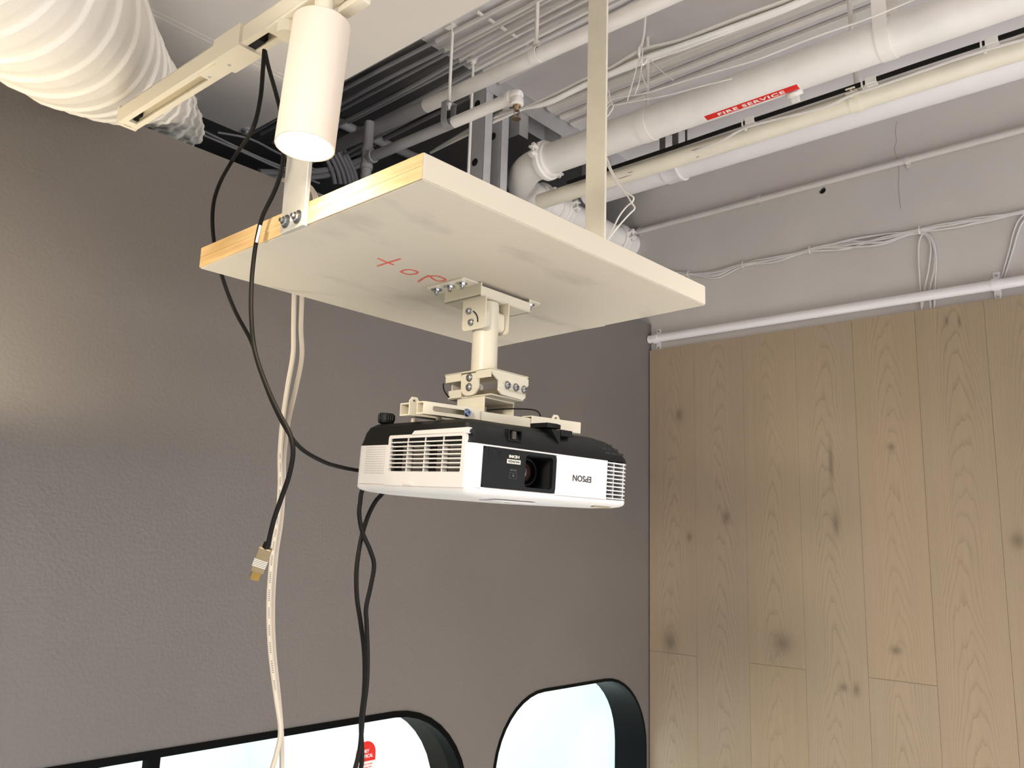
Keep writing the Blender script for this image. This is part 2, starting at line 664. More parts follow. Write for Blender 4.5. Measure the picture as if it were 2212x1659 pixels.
# painted concrete wall at the right, with the drilled hole, and the oak boards in front of it
hole = at(1776, 411, 'x', WX)
circ = [(hole.y + 0.0125 * math.cos(2 * PI * i / 20), hole.z + 0.0125 * math.sin(2 * PI * i / 20)) for i in range(20)]
me = filled([[(-4.2, 0), (4.2, 0), (4.2, SLAB), (-4.2, SLAB)], circ], 0.1)
place(me, (WX + 0.05, 0, 0), (0, 1, 0), (0, 0, 1))
me.materials.append(M_WALL)
w_right = struct(link('wall_right', me), 'pale grey painted concrete wall above oak boards')
bm = B()
add_box(bm, (WX + 0.03, hole.y - 0.03, hole.z - 0.03), (WX + 0.04, hole.y + 0.03, hole.z + 0.03))
add_cyl(bm, (WX + 0.0305, hole.y, hole.z), (WX + 0.012, hole.y, hole.z), 0.0095, 12)
obj('drilled_hole', bm, M_DARK, w_right, smooth=False)
# hairline cracks in the paint
bm = B()
cr = path_at([(1938, 262), (1934, 285), (1937, 305), (1932, 322), (1938, 345), (1942, 372), (1941, 405), (1946, 452)], 'x', WX - 0.0002)
add_tube(bm, cr, 0.0009, 4, 3)
obj('hairline_crack', bm, mat('crack', (160, 152, 146), 0.9), w_right)

for (px, py, hw, hh) in ((1467, 897, .014, .022), (1569, 1117, .014, .021), (1447, 1385, .026, .036), (1489, 1160, .01, .015),
                         (1690, 1390, .030, .030), (1795, 1000, .007, .055), (1806, 1130, .010, .035), (1925, 965, .010, .010),
                         (2045, 694, .004, .014), (2072, 694, .004, .018), (2198, 1168, .016, .022), (1850, 1490, .010, .018),
                         (1822, 1485, .012, .012), (1935, 1405, .015, .012)):
    p = at(px, py, 'x', WOOD)
    KNOTS.append((p.y, p.z, hw, hh))
M_OAK = mat_oak()
PW = 0.0713 * WOOD
y_edge = GY - 0.004
joint = {0: 1.2446, 2: 1.2446, 4: 1.2446, 6: 0.62, 8: 1.2446, 1: 0.05, 3: 0.3, 5: 0.4, 7: 0.3}
for i in range(16):
    y1 = y_edge - i * PW
    y0 = y1 - PW
    j = joint.get(i, 0.8 if i % 2 else 1.2446)
    for (z0, z1) in ((0.0, j), (j, 2.35)):
        bm = B()
        add_box(bm, (WOOD + random.uniform(0, 0.0008), y0 + 0.0003, z0 + 0.0003), (WX - 0.0005, y1 - 0.0003, z1 - 0.0003), 0.0006, 1)
        obj('plank', bm, M_OAK, w_right, smooth=False)

# ceilings: the slab over the void and the white soffit boards below it
bm = B(); add_box(bm, (-4.2, -4.2, SLAB), (3.2, 1.74, SLAB + 0.2))
struct(obj('ceiling', bm, M_SLAB, smooth=False), 'pale painted concrete slab over the ceiling void')
M_DARKSLAB = mat('dark_slab_grey', (100, 98, 98), 0.85, vary=0.1, scale=5)
bm = B(); add_box(bm, (-4.2, 1.74, SLAB), (3.2, 4.4, SLAB + 0.2)); add_box(bm, (-4.2, 4.2, 2.43), (3.2, 4.3, SLAB)); add_box(bm, (-4.2, 1.86, 2.4305), (2.70, 4.2, 2.436))  # slab, end wall and lower sheet in a darker grey than the near slab
struct(obj('ceiling_void', bm, M_DARKSLAB, smooth=False), 'dark grey slab and void beyond the partition')
SOX, SOY = 1.204, 2.20
sof = struct(thing('ceiling_soffit', 'x', 'x'), 'smooth white lowered ceiling of flat boards')
del sof['category']
ys = [SOY, 1.832, 1.815, 0.62, -0.58, -1.78, -4.2]
for a, b in zip(ys[1:], ys[:-1]):
    bm = B(); add_box(bm, (-4.2, a + 0.0006, SOF), (SOX, b - 0.0006, SOF + 0.013), 0.0008, 1)
    obj('ceiling_board', bm, M_SOFF, sof, smooth=False)
for px, py in ((536, 281), (416, 213)):
    p = at(px, py, 'z', SOF)
    bm = B(); add_lathe(bm, p, (0, 0, -1), [(0.016, 0), (0.016, 0.004), (0.009, 0.006), (0.009, 0.014), (0.0, 0.015)], 12)
    obj('bolt', bm, M_STEEL, sof)
# steel edge angle of the soffit
bm = B(); add_box(bm, (-4.2, -4.2, SOF + 0.013), (-4.15, SOY, SLAB)); add_box(bm, (-4.15, -4.2, SOF + 0.013), (SOX, -4.15, SLAB)); struct(obj('plenum_light_block', bm, M_SOFF, smooth=False))  # unseen end panels added to keep world light out of the void
bm = B(); add_box(bm, (-4.2, SOY - 0.004, SOF + 0.013), (SOX, SOY + 0.0, SOF + 0.06)); obj('edge_angle', bm, M_STEEL, sof, smooth=False)

# the lit room beyond the windows
bm = B(); add_box(bm, (-4.2, 4.2, 0), (3.2, 4.3, 2.43)); struct(obj('wall_back', bm, M_NEXT, smooth=False))
bm = B(); add_box(bm, (2.672, 1.832, 0), (2.698, 4.2, 2.40)); struct(obj('wall_next_room', bm, M_NEXT, smooth=False))
bm = B(); add_box(bm, (-4.2, 1.86, 2.40), (2.70, 4.2, 2.43)); struct(obj('ceiling_next_room', bm, M_NEXT, smooth=False))

# ------------------------------------------------------------------ plywood board on two flat bars
BZ = 1.981
bd = {k: at(px, py, 'z', BZ) for k, (px, py) in dict(A=(430.5, 580), B=(912.7, 387.4), C=(1524.7, 659.7), D=(1060, 752.8)).items()}
A_, B_, C_, D_ = bd['A'], bd['B'], bd['C'], bd['D']
BT = 0.032
board = thing('mounting_board', 'white painted plywood board with raw edge, hung flat under the ceiling by two bars', 'board', (0.86, 0.87, BZ))
up = Vector((0, 0, 1))


def slab_of(z0, z1, d0=0.0):
    bm = B()
    add_prism(bm, [p + up * z0 for p in (A_, B_, C_, D_)], up * (z1 - z0))
    bmesh.ops.bevel(bm, geom=bm.edges[:], offset=0.0015, segments=2, affect='EDGES')
    return bm


obj('painted_board', slab_of(0, BT), M_BOARD, board)
# raw plywood edge, two glued layers, on the face towards the lamp
nA = (A_ - B_).normalized()
nx = Vector((-nA.y, nA.x, 0)) * (1 if -nA.y < 0 else -1)
for z0, z1 in ((0.0012, BT / 2 - 0.0002), (BT / 2 + 0.0002, BT - 0.0012)):
    bm = B()
    add_prism(bm, [A_ - nA * 0.0012 + up * z0, B_ + nA * 0.0012 + up * z0, B_ + nA * 0.0012 + nx * 0.0008 + up * z0, A_ - nA * 0.0012 + nx * 0.0008 + up * z0], up * (z1 - z0))
    obj('plywood_layer', bm, M_PLY, board, smooth=False)['label'] = 'raw plywood edge layer'
# the word in red marker
strokes = [[(816, 558), (833, 565.5), (850, 572)], [(815, 575), (840, 567), (865, 559)],
           [(866 + 0, 587), (875, 583), (889, 583), (901, 587), (899, 591), (885, 593), (872, 590), (866, 587)],
           [(903.5, 608.8), (914, 601.5), (927, 594.7)], [(921, 598), (941, 595.9), (957.5, 600.6), (962, 605), (950, 607.6), (938, 604), (929, 597)]]
for letter in (strokes[0:2], strokes[2:3], strokes[3:5]):
    bm = B()
    for s in letter:
        P = smooth_path(path_at(s, 'z', BZ - 0.0002), 4)
        for i in range(len(P) - 1):
            t = (P[i + 1] - P[i]).normalized()
            n = Vector((-t.y, t.x, 0)) * 0.0018
            q = t * 0.0004
            add_prism(bm, [P[i] + n - q, P[i + 1] + n + q, P[i + 1] - n + q, P[i] - n - q], (0, 0, -0.0002 - 0.00001 * (i % 7)))
    obj('marker_letter', bm, M_MARK, board, smooth=False)['label'] = 'letter of the word "top" in red marker'


def hex_bolt(bm, p, axis, r=0.0055, washer=0.009, h=0.005):
    p, axis = Vector(p), Vector(axis).normalized()
    add_lathe(bm, p, axis, [(0, 0), (washer, 0), (washer, 0.0012), (0, 0.0012)], 16)
    add_cyl(bm, p + axis * 0.001, p + axis * (0.001 + h), r, 6)
    add_cyl(bm, p + axis * (0.001 + h), p + axis * (0.001 + h + 0.004), r * 0.5, 8)


bar1 = thing('flat_bar', 'aluminium flat bar bolted to the raw edge of the hanging board, behind the lamp', 'bar', (0.551, 0.872, 1.98))
XA = (A_.x + B_.x) / 2 - 0.0012
bm = B(); add_box(bm, (XA - 0.0065, 0.846, BZ - 0.002), (XA - 0.0005, 0.897, SOF), 0.0006, 1)
obj('strip', bm, M_ALU, bar1)
for px, py in ((619, 479), (644, 469)):
    p = at(px, py, 'x', XA - 0.0065)
    bm = B(); hex_bolt(bm, p, (-1, 0, 0)); obj('bolt', bm, M_BOLT, bar1)
bar2 = thing('flat_bar', 'cream coated flat bar rising from the far right edge of the hanging board', 'bar', (1.165, 0.86, 1.98))
XC = max(C_.x, D_.x)
bm = B(); add_box(bm, (XC + 0.0008, 0.838, BZ + 0.006), (XC + 0.0065, 0.882, SLAB), 0.0006, 1)
obj('strip', bm, M_ALU2, bar2)
for yy in (0.848, 0.872):
    bm = B(); hex_bolt(bm, (XC + 0.0065, yy, BZ + 0.022), (1, 0, 0)); obj('bolt', bm, M_BOLT, bar2)

# ------------------------------------------------------------------ projector mount
MX, MY = 0.8815, 0.846
mount = thing('projector_mount', 'cream steel tilting projector bracket with short round column under the board', 'bracket', (MX, MY, 1.77))
bm = B()
t = 0.0022
add_box(bm, (0.850, 0.828, 1.9595), (0.962, 0.905, 1.9595 + t), 0.0006, 1)
add_box(bm, (0.850, 0.828, 1.9595), (0.850 + t, 0.905, BZ - 0.001))
add_box(bm, (0.962 - t, 0.828, 1.9595), (0.962, 0.905, BZ - 0.001))
add_box(bm, (0.852, 0.828, 1.9600), (0.960, 0.828 + t, BZ - 0.006))
add_box(bm, (0.852, 0.905 - t, 1.9600), (0.960, 0.905, BZ - 0.006))
add_prism(bm, in_plane(rrect(0.818, 0.834, 0.852, 0.918, (0.004, 0.001, 0.001, 0.012)), 'z', BZ - t), (0, 0, t - 0.0002))
add_prism(bm, in_plane(rrect(0.960, 0.828, 0.992, 0.900, (0.001, 0.008, 0.008, 0.001)), 'z', BZ - t), (0, 0, t - 0.0002))
obj('ceiling_plate', bm, M_MOUNT, mount)
for x, y in ((0.833, 0.906), (0.834, 0.878), (0.834, 0.852), (0.977, 0.842), (0.977, 0.884)):
    bm = B(); hex_bolt(bm, (x, y, BZ - t), (0, 0, -1), 0.0045, 0.0085, 0.004); obj('bolt', bm, M_BOLT, mount)
for x in (0.8570, 0.9070):
    bm = B()
    add_prism(bm, in_plane(rrect(0.823, 1.912, 0.8705, 1.9597, (0.006, 0.006, 0.001, 0.001)), 'x', x - 0.001), (0.0022, 0, 0))
    obj('tilt_yoke', bm, M_MOUNT, mount)
bm = B()
add_prism(bm, in_plane(rrect(0.829, 1.915, 0.861, 1.945, 0.007), 'x', 0.8594), (0.0455, 0, 0))
obj('tilt_block', bm, M_MOUNT, mount)
for y, z in ((0.857, 1.9415), (0.8515, 1.9235)):
    bm = B(); add_lathe(bm, (0.856, y, z), (-1, 0, 0), [(0, 0), (0.006, 0), (0.006, 0.001), (0.0048, 0.001), (0.0044, 0.0035), (0.003, 0.0045), (0.0022, 0.0046), (0.0022, 0.003), (0, 0.003)], 16)
    obj('bolt', bm, M_BOLT, mount)
bm = B()
add_tube(bm, [(0.8557, 0.8475, 1.940), (0.8557, 0.842, 1.935), (0.8557, 0.8385, 1.929), (0.8557, 0.8375, 1.922)], 0.0011, 6, 5)
obj('slot', bm, M_DARK, mount)
bm = B(); add_lathe(bm, (MX, MY, 1.845), (0, 0, 1), [(0, 0), (0.0195, 0), (0.0195, 0.105), (0.0185, 0.1125), (0.015, 0.1140), (0, 0.1142)], 40)
obj('column', bm, M_MOUNT, mount)
# upper and lower tilt channels
UX0, UX1, UY0, UY1 = 0.845, 0.926, 0.796, 0.891
bm = B()
add_box(bm, (UX0, UY0, 1.8445), (UX1, UY1, 1.8467), 0.0005, 1)
add_prism(bm, in_plane([(UX0, 1.8455), (UX1 - 0.006, 1.8455), (UX1, 1.842), (UX1, 1.833), (UX1 - 0.006, 1.828), (UX1 - 0.006, 1.814), (UX1 - 0.012, 1.8095), (UX0 + 0.022, 1.8115), (UX0 + 0.016, 1.816), (UX0 + 0.016, 1.830), (UX0 + 0.004, 1.838)], 'y', UY0), (0, 0.0022, 0))
add_prism(bm, in_plane([(UX0, 1.8455), (UX1 - 0.006, 1.8455), (UX1, 1.842), (UX1, 1.833), (UX1 - 0.006, 1.828), (UX1 - 0.006, 1.814), (UX1 - 0.012, 1.8095), (UX0 + 0.022, 1.8115), (UX0 + 0.016, 1.816), (UX0 + 0.016, 1.830), (UX0 + 0.004, 1.838)], 'y', UY1 - 0.0022), (0, 0.0022, 0))
add_box(bm, (UX0, UY0 + 0.002, 1.8335), (UX0 + 0.0022, 0.8265, 1.8455))
add_box(bm, (UX0, 0.857, 1.8335), (UX0 + 0.0022, UY1 - 0.002, 1.8455))
obj('upper_channel', bm, M_MOUNT, mount)
bm = B()
lx0, lx1 = UX0 + 0.005, UX1 - 0.006
add_box(bm, (lx0, UY0 + 0.004, 1.8085), (lx1, UY1 - 0.004, 1.8105), 0.0005, 1)
add_box(bm, (lx1 - 0.002, UY0 + 0.004, 1.8085), (lx1, UY1 - 0.004, 1.834))
add_prism(bm, in_plane(rrect(0.822, 1.8105, 0.857, 1.8425, (0.014, 0.014, 0.004, 0.004)), 'x', UX0 + 0.0006), (0.003, 0, 0))
add_box(bm, (lx0, 0.860, 1.8085), (lx0 + 0.002, UY1 - 0.004, 1.822))
add_box(bm, (lx0 + 0.004, UY1 - 0.008, 1.8085), (lx1, UY1 - 0.006, 1.832))
obj('lower_channel', bm, M_MOUNT, mount)
bm = B(); add_prism(bm, in_plane(rrect(0.871, 1.8195, 0.920, 1.8315, 0.0058), 'y', UY0 - 0.0022), (0, 0.0022, 0)); obj('slot_washer', bm, M_MOUNT, mount)
for x, y, z, ax in ((0.8765, UY0 - 0.0022, 1.8257, (0, -1, 0)), (0.895, UY0 - 0.0022, 1.8253, (0, -1, 0)), (0.9135, UY0 - 0.0022, 1.825, (0, -1, 0)),
                    (UX0 + 0.0006, 0.8395, 1.8365, (-1, 0, 0)), (UX0 + 0.0006, 0.8395, 1.8225, (-1, 0, 0))):
    bm = B(); add_lathe(bm, (x, y, z), ax, [(0, 0), (0.0062, 0), (0.0062, 0.001), (0.0049, 0.001), (0.0046, 0.0035), (0.003, 0.0047), (0.0022, 0.0047), (0.0022, 0.003), (0, 0.003)], 16)
    obj('bolt', bm, M_BOLT, mount)
# hanger tabs from the lower channel down to the rails
bm = B()
add_box(bm, (0.852, 0.815, 1.7710), (0.8542, 0.870, 1.8090), 0.0005, 1)
add_box(bm, (0.915, 0.815, 1.7785), (0.9172, 0.870, 1.8090), 0.0005, 1)
add_box(bm, (0.8525, 0.8155, 1.806), (0.9165, 0.8695, 1.808))
obj('rail_hanger', bm, M_MOUNT, mount)
bm = B(); add_prism(bm, in_plane(rrect(0.829, 1.776, 0.841, 1.797, 0.003), 'x', 0.8505), (0.0015, 0, 0)); obj('keyhole_tab', bm, M_MOUNT, mount)
bm = B(); add_tube(bm, path_at([(1052, 886), (1080, 884), (1110, 883), (1140, 884), (1158, 887), (1166, 895), (1167, 905)], 'y', 0.80), 0.0011, 6, 5); obj('safety_cable', bm, M_CABLE, mount)
bm = B(); add_tube(bm, path_at([(958, 828), (958, 838), (962, 848), (968, 856), (976, 863)], 'y', 0.885), 0.0011, 6, 5); obj('safety_cable', bm, M_CABLE, mount)

# ------------------------------------------------------------------ projector (its own frame: x along the front, y to the back, z up)
PR = Matrix.Rotation(-0.131, 4, 'Z') @ Matrix.Rotation(0.0498, 4, 'X') @ Matrix.Rotation(0.0041, 4, 'Y')
proj = thing('projector', 'white and black projector hanging upside down from the bracket', 'projector', (0.7287, 0.7222, 1.664))
proj.rotation_euler = PR.to_euler()
PM = Matrix.Translation((0.7287, 0.7222, 1.664)) @ PR
PMI = PM.inverted()


def ploc(px, py, axis, val):
    """The same for a plane of the projector's own frame."""
    d = PMI.to_3x3() @ ray(px, py)
    q = PMI @ EYE
    i = 'xyz'.index(axis)
    return q + d * ((val - q[i]) / d[i])


W, D, HS = 0.302, 0.270, 0.0592


def part(name, bm, m, label=None, parent=None, sharp=35):
    o = obj(name, bm, m, parent or proj, local=True, sharp=sharp)
    if label:
        o['label'] = label
    return o


# outline of the white shell seen from above, with recesses for lens panel (front), exhaust (front right) and filter (left)
def arc(cx, cy, r, a0, a1, k=6):
    return [(cx + r * math.cos(math.radians(a0 + (a1 - a0) * i / k)), cy + r * math.sin(math.radians(a0 + (a1 - a0) * i / k))) for i in range(k + 1)]


full = arc(0.012, 0.012, 0.012, 180, 270) + arc(W - 0.022, 0.022, 0.022, 270, 360) + arc(W - 0.03, D - 0.03, 0.03, 0, 90) + arc(0.018, D - 0.018, 0.018, 90, 180)
shell = ([(0.0, 0.012)] + arc(0.012, 0.012, 0.012, 190, 270, 5) +
         [(0.0225, 0.0), (0.0225, 0.045), (0.1495, 0.045), (0.1495, 0.0), (0.2495, 0.0), (0.2495, 0.022), (W - 0.012, 0.022), (W - 0.012, 0.060), (W, 0.060)] +
         arc(W - 0.03, D - 0.03, 0.03, 0, 90) + arc(0.018, D - 0.018, 0.018, 90, 180) +
         [(0.0, 0.1815), (0.014, 0.1815), (0.014, 0.0125)])
bm = B()
add_prism(bm, [(x, y, 0.0035) for x, y in shell], (0, 0, HS - 0.0038))
part('shell', bm, M_PROJ, sharp=25)


def rim(z0, z1, ins=0.0, name='rim', m=None):
    bm = B()
    c = (W / 2, D / 2)
    add_prism(bm, [(x + (c[0] - x) * ins, y + (c[1] - y) * ins, z0) for x, y in full], (0, 0, z1 - z0))
    return bm


# domed underside
bm = B()
rings = []
for ins, z in ((0.0, 0.0045), (0.0, 0.0), (0.012, -0.0026), (0.04, -0.0048), (0.10, -0.0068), (0.25, -0.0088), (0.5, -0.0098), (0.8, -0.0102)):
    rings.append([bm.verts.new((x + (W / 2 - x) * ins, y + (D / 2 - y) * ins, z)) for x, y in full])
for a, b in zip(rings[:-1], rings[1:]):
    for i in range(len(a)):
        j = (i + 1) % len(a)
        bm.faces.new((a[i], a[j], b[j], b[i]))
bm.faces.new(rings[-1]); bm.faces.new(rings[0][::-1])
part('top_cover', bm, M_PROJ, sharp=50)
bm = B()
add_prism(bm, in_plane(rrect(0.055, 0.014, 0.135, 0.050, 0.012), 'z', -0.0100), (0, 0, 0.002))
part('zoom_slider_plate', bm, M_PROJ)
bm = B()
add_prism(bm, in_plane(rrect(0.090, 0.022, 0.122, 0.034, 0.003), 'z', -0.0106), (0, 0, 0.002))
part('slider', bm, mat('grey_slider', (196, 190, 178), 0.5))
bm = B(); add_prism(bm, in_plane(rrect(0.232, 0.006, 0.268, 0.014, 0.003), 'z', -0.0075), (0, 0, 0.003)); part('button_row', bm, mat('olive_button', (150, 142, 112), 0.5))
# thin white strips above and below the lens panel
bm = B()
add_box(bm, (0.0225, 0.0002, HS - 0.0024), (0.1495, 0.03, HS - 0.0003))
add_box(bm, (0.0225, 0.0002, 0.0035), (0.1495, 0.03, 0.0056))
part('panel_surround', bm, M_PROJ)

# lens panel with recessed window
bm = B()
n_ = 6
add_ring(bm, in_plane(rrect(0.0226, 0.0055, 0.1494, 0.0568, (0.007, 0.007, 0.007, 0.007), n_), 'y', -0.0006), in_plane(rrect(0.0940, 0.0105, 0.1430, 0.0525, 0.005, n_), 'y', -0.0006), (0, 0.006, 0))
lp = part('lens_panel', bm, M_BLACK, 'matt black lens surround')
bm = B()
add_ring(bm, in_plane(rrect(0.0925, 0.009, 0.1445, 0.054, 0.005, n_), 'y', 0.005), in_plane(rrect(0.0942, 0.0107, 0.1428, 0.0523, 0.005, n_), 'y', 0.005), (0, 0.038, 0))
add_box(bm, (0.0925, 0.0425, 0.009), (0.1445, 0.0445, 0.054))
part('lens_well', bm, M_DARK, parent=lp)
LC = (0.1165, 0.042, 0.0315)
bm = B(); add_lathe(bm, LC, (0, -1, 0), [(0.0205, 0), (0.0205, 0.006), (0.0190, 0.007), (0.0190, 0.017), (0.0180, 0.020), (0.0165, 0.020), (0.0150, 0.010), (0.0150, 0.004), (0.0205, 0)], 40)
part('lens_barrel', bm, M_BLACK, parent=lp)
bm = B(); add_lathe(bm, LC, (0, -1, 0), [(0.0152, 0.010), (0.0130, 0.0145), (0.009, 0.0175), (0.0045, 0.019), (0, 0.0194)], 40)
part('lens', bm, M_LENS, 'dark glass lens', parent=lp)
bm = B()
add_ring(bm, in_plane(rrect(0.031, 0.0405, 0.0512, 0.0545, 0.002, 3), 'y', -0.0010), in_plane(rrect(0.0325, 0.042, 0.0497, 0.053, 0.0015, 3), 'y', -0.0010), (0, 0.0016, 0))
add_box(bm, (0.0325, -0.0002, 0.042), (0.0497, 0.0004, 0.053))
part('sensor_window', bm, mat('glossy_black', (10, 10, 11), 0.08), parent=lp)


def front_text(s, x0, x1, z0, z1, m, bold=0.0, name='lettering', y=-0.0008, parent=None, label=None):
    """Upside-down lettering on the front, as on a projector hung by its feet."""
    me = fit_text(s, x1 - x0, z1 - z0, 0.00015, bold)
    place(me, ((x0 + x1) / 2, y, (z0 + z1) / 2), (-1, 0, 0), (0, 0, -1))
    me.materials.append(m)
    o = link(name, me, parent or proj, local=True)
    if label:
        o['label'] = label
    return o


front_text('HDMI', 0.0650, 0.0822, 0.0458, 0.0496, M_PALE, 0.03, parent=lp)
bm = B(); add_box(bm, (0.0620, -0.0009, 0.0385), (0.0850, 0.0, 0.0440), 0.0002, 1); part('resolution_badge', bm, M_PALE, parent=lp)
front_text('WUXGA', 0.0635, 0.0835, 0.0397, 0.0428, M_INK, 0.02, y=-0.00105, parent=lp)
front_text('3LCD', 0.0680, 0.0790, 0.0295, 0.0315, M_DIM, 0.02, parent=lp)
bm = B()
add_ring(bm, in_plane(rrect(0.0680, 0.0198, 0.0800, 0.0272, 0.0004, 2), 'y', -0.0008), in_plane(rrect(0.0682, 0.0200, 0.0798, 0.0270, 0.0004, 2), 'y', -0.0008), (0, 0.0005, 0))
for a in (0, 1, 2):
    an = math.radians(90 + a * 120)
    c = Vector((0.074 + 0.0012 * math.cos(an), -0.00085, 0.0236 + 0.0012 * math.sin(an)))
    add_lathe(bm, c, (0, -1, 0), [(0, 0), (0.0009, 0), (0, 0.0001)], 10)
part('print_emblem', bm, M_DIM, parent=lp)
front_text('EPSON', 0.1815, 0.2175, 0.0252, 0.0337, M_INK, 0.012, y=-0.0003)

# exhaust vent round the front right corner
bm = B()
add_box(bm, (0.2497, 0.0215, 0.0036), (W - 0.0125, 0.0235, 0.0587))
part('vent_back', bm, M_MESH)
for x in (0.2502, 0.2665, 0.2870):
    bm = B()
    add_box(bm, (x, 0.004, 0.0040), (x + 0.0022, 0.0216, 0.0585))
    part('vent_fin', bm, M_PROJ)
bm = B()
add_box(bm, (W - 0.014, 0.03, 0.004), (W - 0.006, 0.033, 0.0585))
part('vent_fin', bm, M_PROJ)
cor = [(0.2490, 0.0)] + arc(W - 0.022, 0.022, 0.022, 270, 360) + [(W, 0.060), (W - 0.010, 0.060)] + arc(W - 0.022, 0.022, 0.012, 360, 270)[0:] + [(0.2490, 0.010)]
for k in range(10):
    z = 0.0058 + k * 0.00555
    bm = B(); add_prism(bm, [(x, y, z) for x, y in cor], (0, 0, 0.0016)); part('vent_slat', bm, M_PROJ)

# filter cover on the left side
bm = B()
zc0, zc1 = 0.0030, 0.0716
ya, yb = 0.0062, 0.1815
grid_lo, grid_hi = 0.0222, 0.0672
ga, gb = 0.0135, 0.1755
N6 = 6
add_ring(bm, in_plane(rrect(ya, zc0, yb, zc1, (0.001, 0.001, 0.004, 0.006), N6), 'x', -0.0012), in_plane(rrect(ga, grid_lo, gb, grid_hi, 0.002, N6), 'x', -0.0012), (0.0042, 0, 0))
# raised flap above the seam
add_prism(bm, [(-0.0012, 0.002, 0.070), (-0.0012, 0.128, 0.070), (-0.0012, 0.120, 0.0765), (-0.0012, 0.003, 0.0775)], (0.006, 0, 0))
fc = part('filter_cover', bm, M_PROJ)
bm = B(); add_box(bm, (0.010, 0.0128, 0.0045), (0.0138, 0.181, 0.0585)); part('filter_mesh', bm, M_MESH, 'grey air filter', parent=fc)
for y0_, y1_ in ((0.080, 0.098), (0.160, 0.176)):
    bm = B(); add_box(bm, (0.0085, y0_, 0.020), (0.0099, y1_, 0.068)); part('filter_gap', bm, M_DARK, parent=fc)
bm = B(); add_box(bm, (0.0086, 0.0128, 0.0587), (0.0137, 0.181, 0.0705)); part('filter_lip', bm, M_MESH, parent=fc)
for k in range(7):
    z = grid_lo + (k + 1) * (grid_hi - grid_lo) / 8
    bm = B(); add_box(bm, (-0.0010, ga - 0.001, z - 0.0009), (0.0028, gb + 0.001, z + 0.0009), 0.0004, 1); part('filter_bar', bm, M_PROJ, parent=fc)
for y in (0.054, 0.0945, 0.135):
    bm = B(); add_box(bm, (0.0002, y - 0.0012, grid_lo - 0.001), (0.0078, y + 0.0012, grid_hi + 0.001)); part('filter_rib', bm, M_PROJ, parent=fc)
bm = B(); add_box(bm, (-0.0028, 0.1145, 0.0034), (0.0, 0.1365, 0.0088), 0.001, 2); part('latch', bm, M_PROJ, parent=fc)
# speaker holes
bm = B()
for r in range(12):
    for c in range(13):
        y, z = 0.1905 + c * 0.0041, 0.0195 + r * 0.0033
        xo = 0.0
        add_lathe(bm, (xo - 0.0002, y, z), (-1, 0, 0), [(0, 0), (0.00075, 0), (0, 0.0002)], 6)
sp = part('speaker_grille', bm, mat('speaker_hole', (120, 112, 102), 0.8), 'rows of tiny speaker holes')
sp['kind'] = 'stuff'
# rear ports plate
bm = B(); add_box(bm, (0.03, D - 0.001, 0.008), (W - 0.04, D + 0.0015, 0.052), 0.001, 1); part('port_panel', bm, M_BLACK)

# black base (uppermost, as it hangs)
bm = B()
rings = []


def base_ring(xl, xr, yf, yb2, z, rl=0.02):
    pts = arc(xl + 0.012, yf + 0.012, 0.012, 180, 270, 4) + arc(xr - 0.02, yf + 0.02, 0.02, 270, 360, 4) + arc(xr - 0.03, yb2 - 0.03, 0.03, 0, 90, 4) + arc(xl + 0.018, yb2 - 0.018, 0.018, 90, 180, 4)
    return [bm.verts.new((x, y, z)) for x, y in pts]


for (xl, xr, yf, yb2, z) in ((0.0002, W - 0.0002, 0.0002, D - 0.0002, HS), (0.0012, W - 0.003, 0.0008, D - 0.003, HS + 0.006), (0.003, W - 0.018, 0.0050, D - 0.007, HS + 0.0185),
                             (0.006, W - 0.034, 0.010, D - 0.012, HS + 0.0265), (0.012, W - 0.055, 0.020, D - 0.020, HS + 0.0315), (0.03, W - 0.08, 0.040, D - 0.04, HS + 0.0335), (0.06, W - 0.11, 0.08, D - 0.1, HS + 0.034)):
    rings.append(base_ring(xl, xr, yf, yb2, z))
for a, b in zip(rings[:-1], rings[1:]):
    for i in range(len(a)):
        j = (i + 1) % len(a)
        bm.faces.new((a[i], a[j], b[j], b[i]))
bm.faces.new(rings[-1]); bm.faces.new(rings[0][::-1])
base = part('base', bm, M_BLACK, 'matt black base, uppermost', sharp=28)
# raised pads, front foot with lever, rear knobs, lock slot, infrared window, slots
bm = B(); add_lathe(bm, (0.022, 0.230, HS + 0.010), (0, 0, 1), [(0, 0), (0.006, 0), (0.006, 0.022), (0.0112, 0.0245), (0.0118, 0.027), (0.0118, 0.036), (0.0105, 0.0385), (0, 0.0387)], 28); part('rear_foot', bm, M_BLACK, parent=base)
bm = B()
for k in range(20):
    a = 2 * PI * k / 20
    c = Vector((0.022 + 0.0118 * math.cos(a), 0.230 + 0.0118 * math.sin(a), HS + 0.0385))
    add_cyl(bm, c, c + Vector((0, 0, 0.008)), 0.0008, 5)
part('knurl', bm, M_BLACK, parent=base)
bm = B(); add_lathe(bm, (0.275, 0.225, HS + 0.012), (0, 0, 1), [(0, 0), (0.006, 0), (0.006, 0.018), (0.0115, 0.020), (0.0115, 0.030), (0, 0.031)], 24); part('rear_foot', bm, M_BLACK, parent=base)
bm = B()
add_prism(bm, [(0.134, 0.006, HS + 0.0345), (0.134, 0.040, HS + 0.0345), (0.163, 0.040, HS + 0.0345), (0.163, 0.010, HS + 0.0345), (0.150, 0.004, HS + 0.0345)], (0, 0, 0.006))
add_prism(bm, [(0.138, 0.0015, HS + 0.032), (0.155, 0.0015, HS + 0.032), (0.155, 0.0015, HS + 0.015), (0.152, 0.0015, HS + 0.016)], (0, 0.02, 0))
part('front_foot', bm, M_BLACK, parent=base)
bm = B(); add_box(bm, (0.157, 0.0010, HS + 0.025), (0.178, 0.030, HS + 0.0335), 0.001, 1); part('foot_lever', bm, M_BLACK, parent=base)
bm = B()
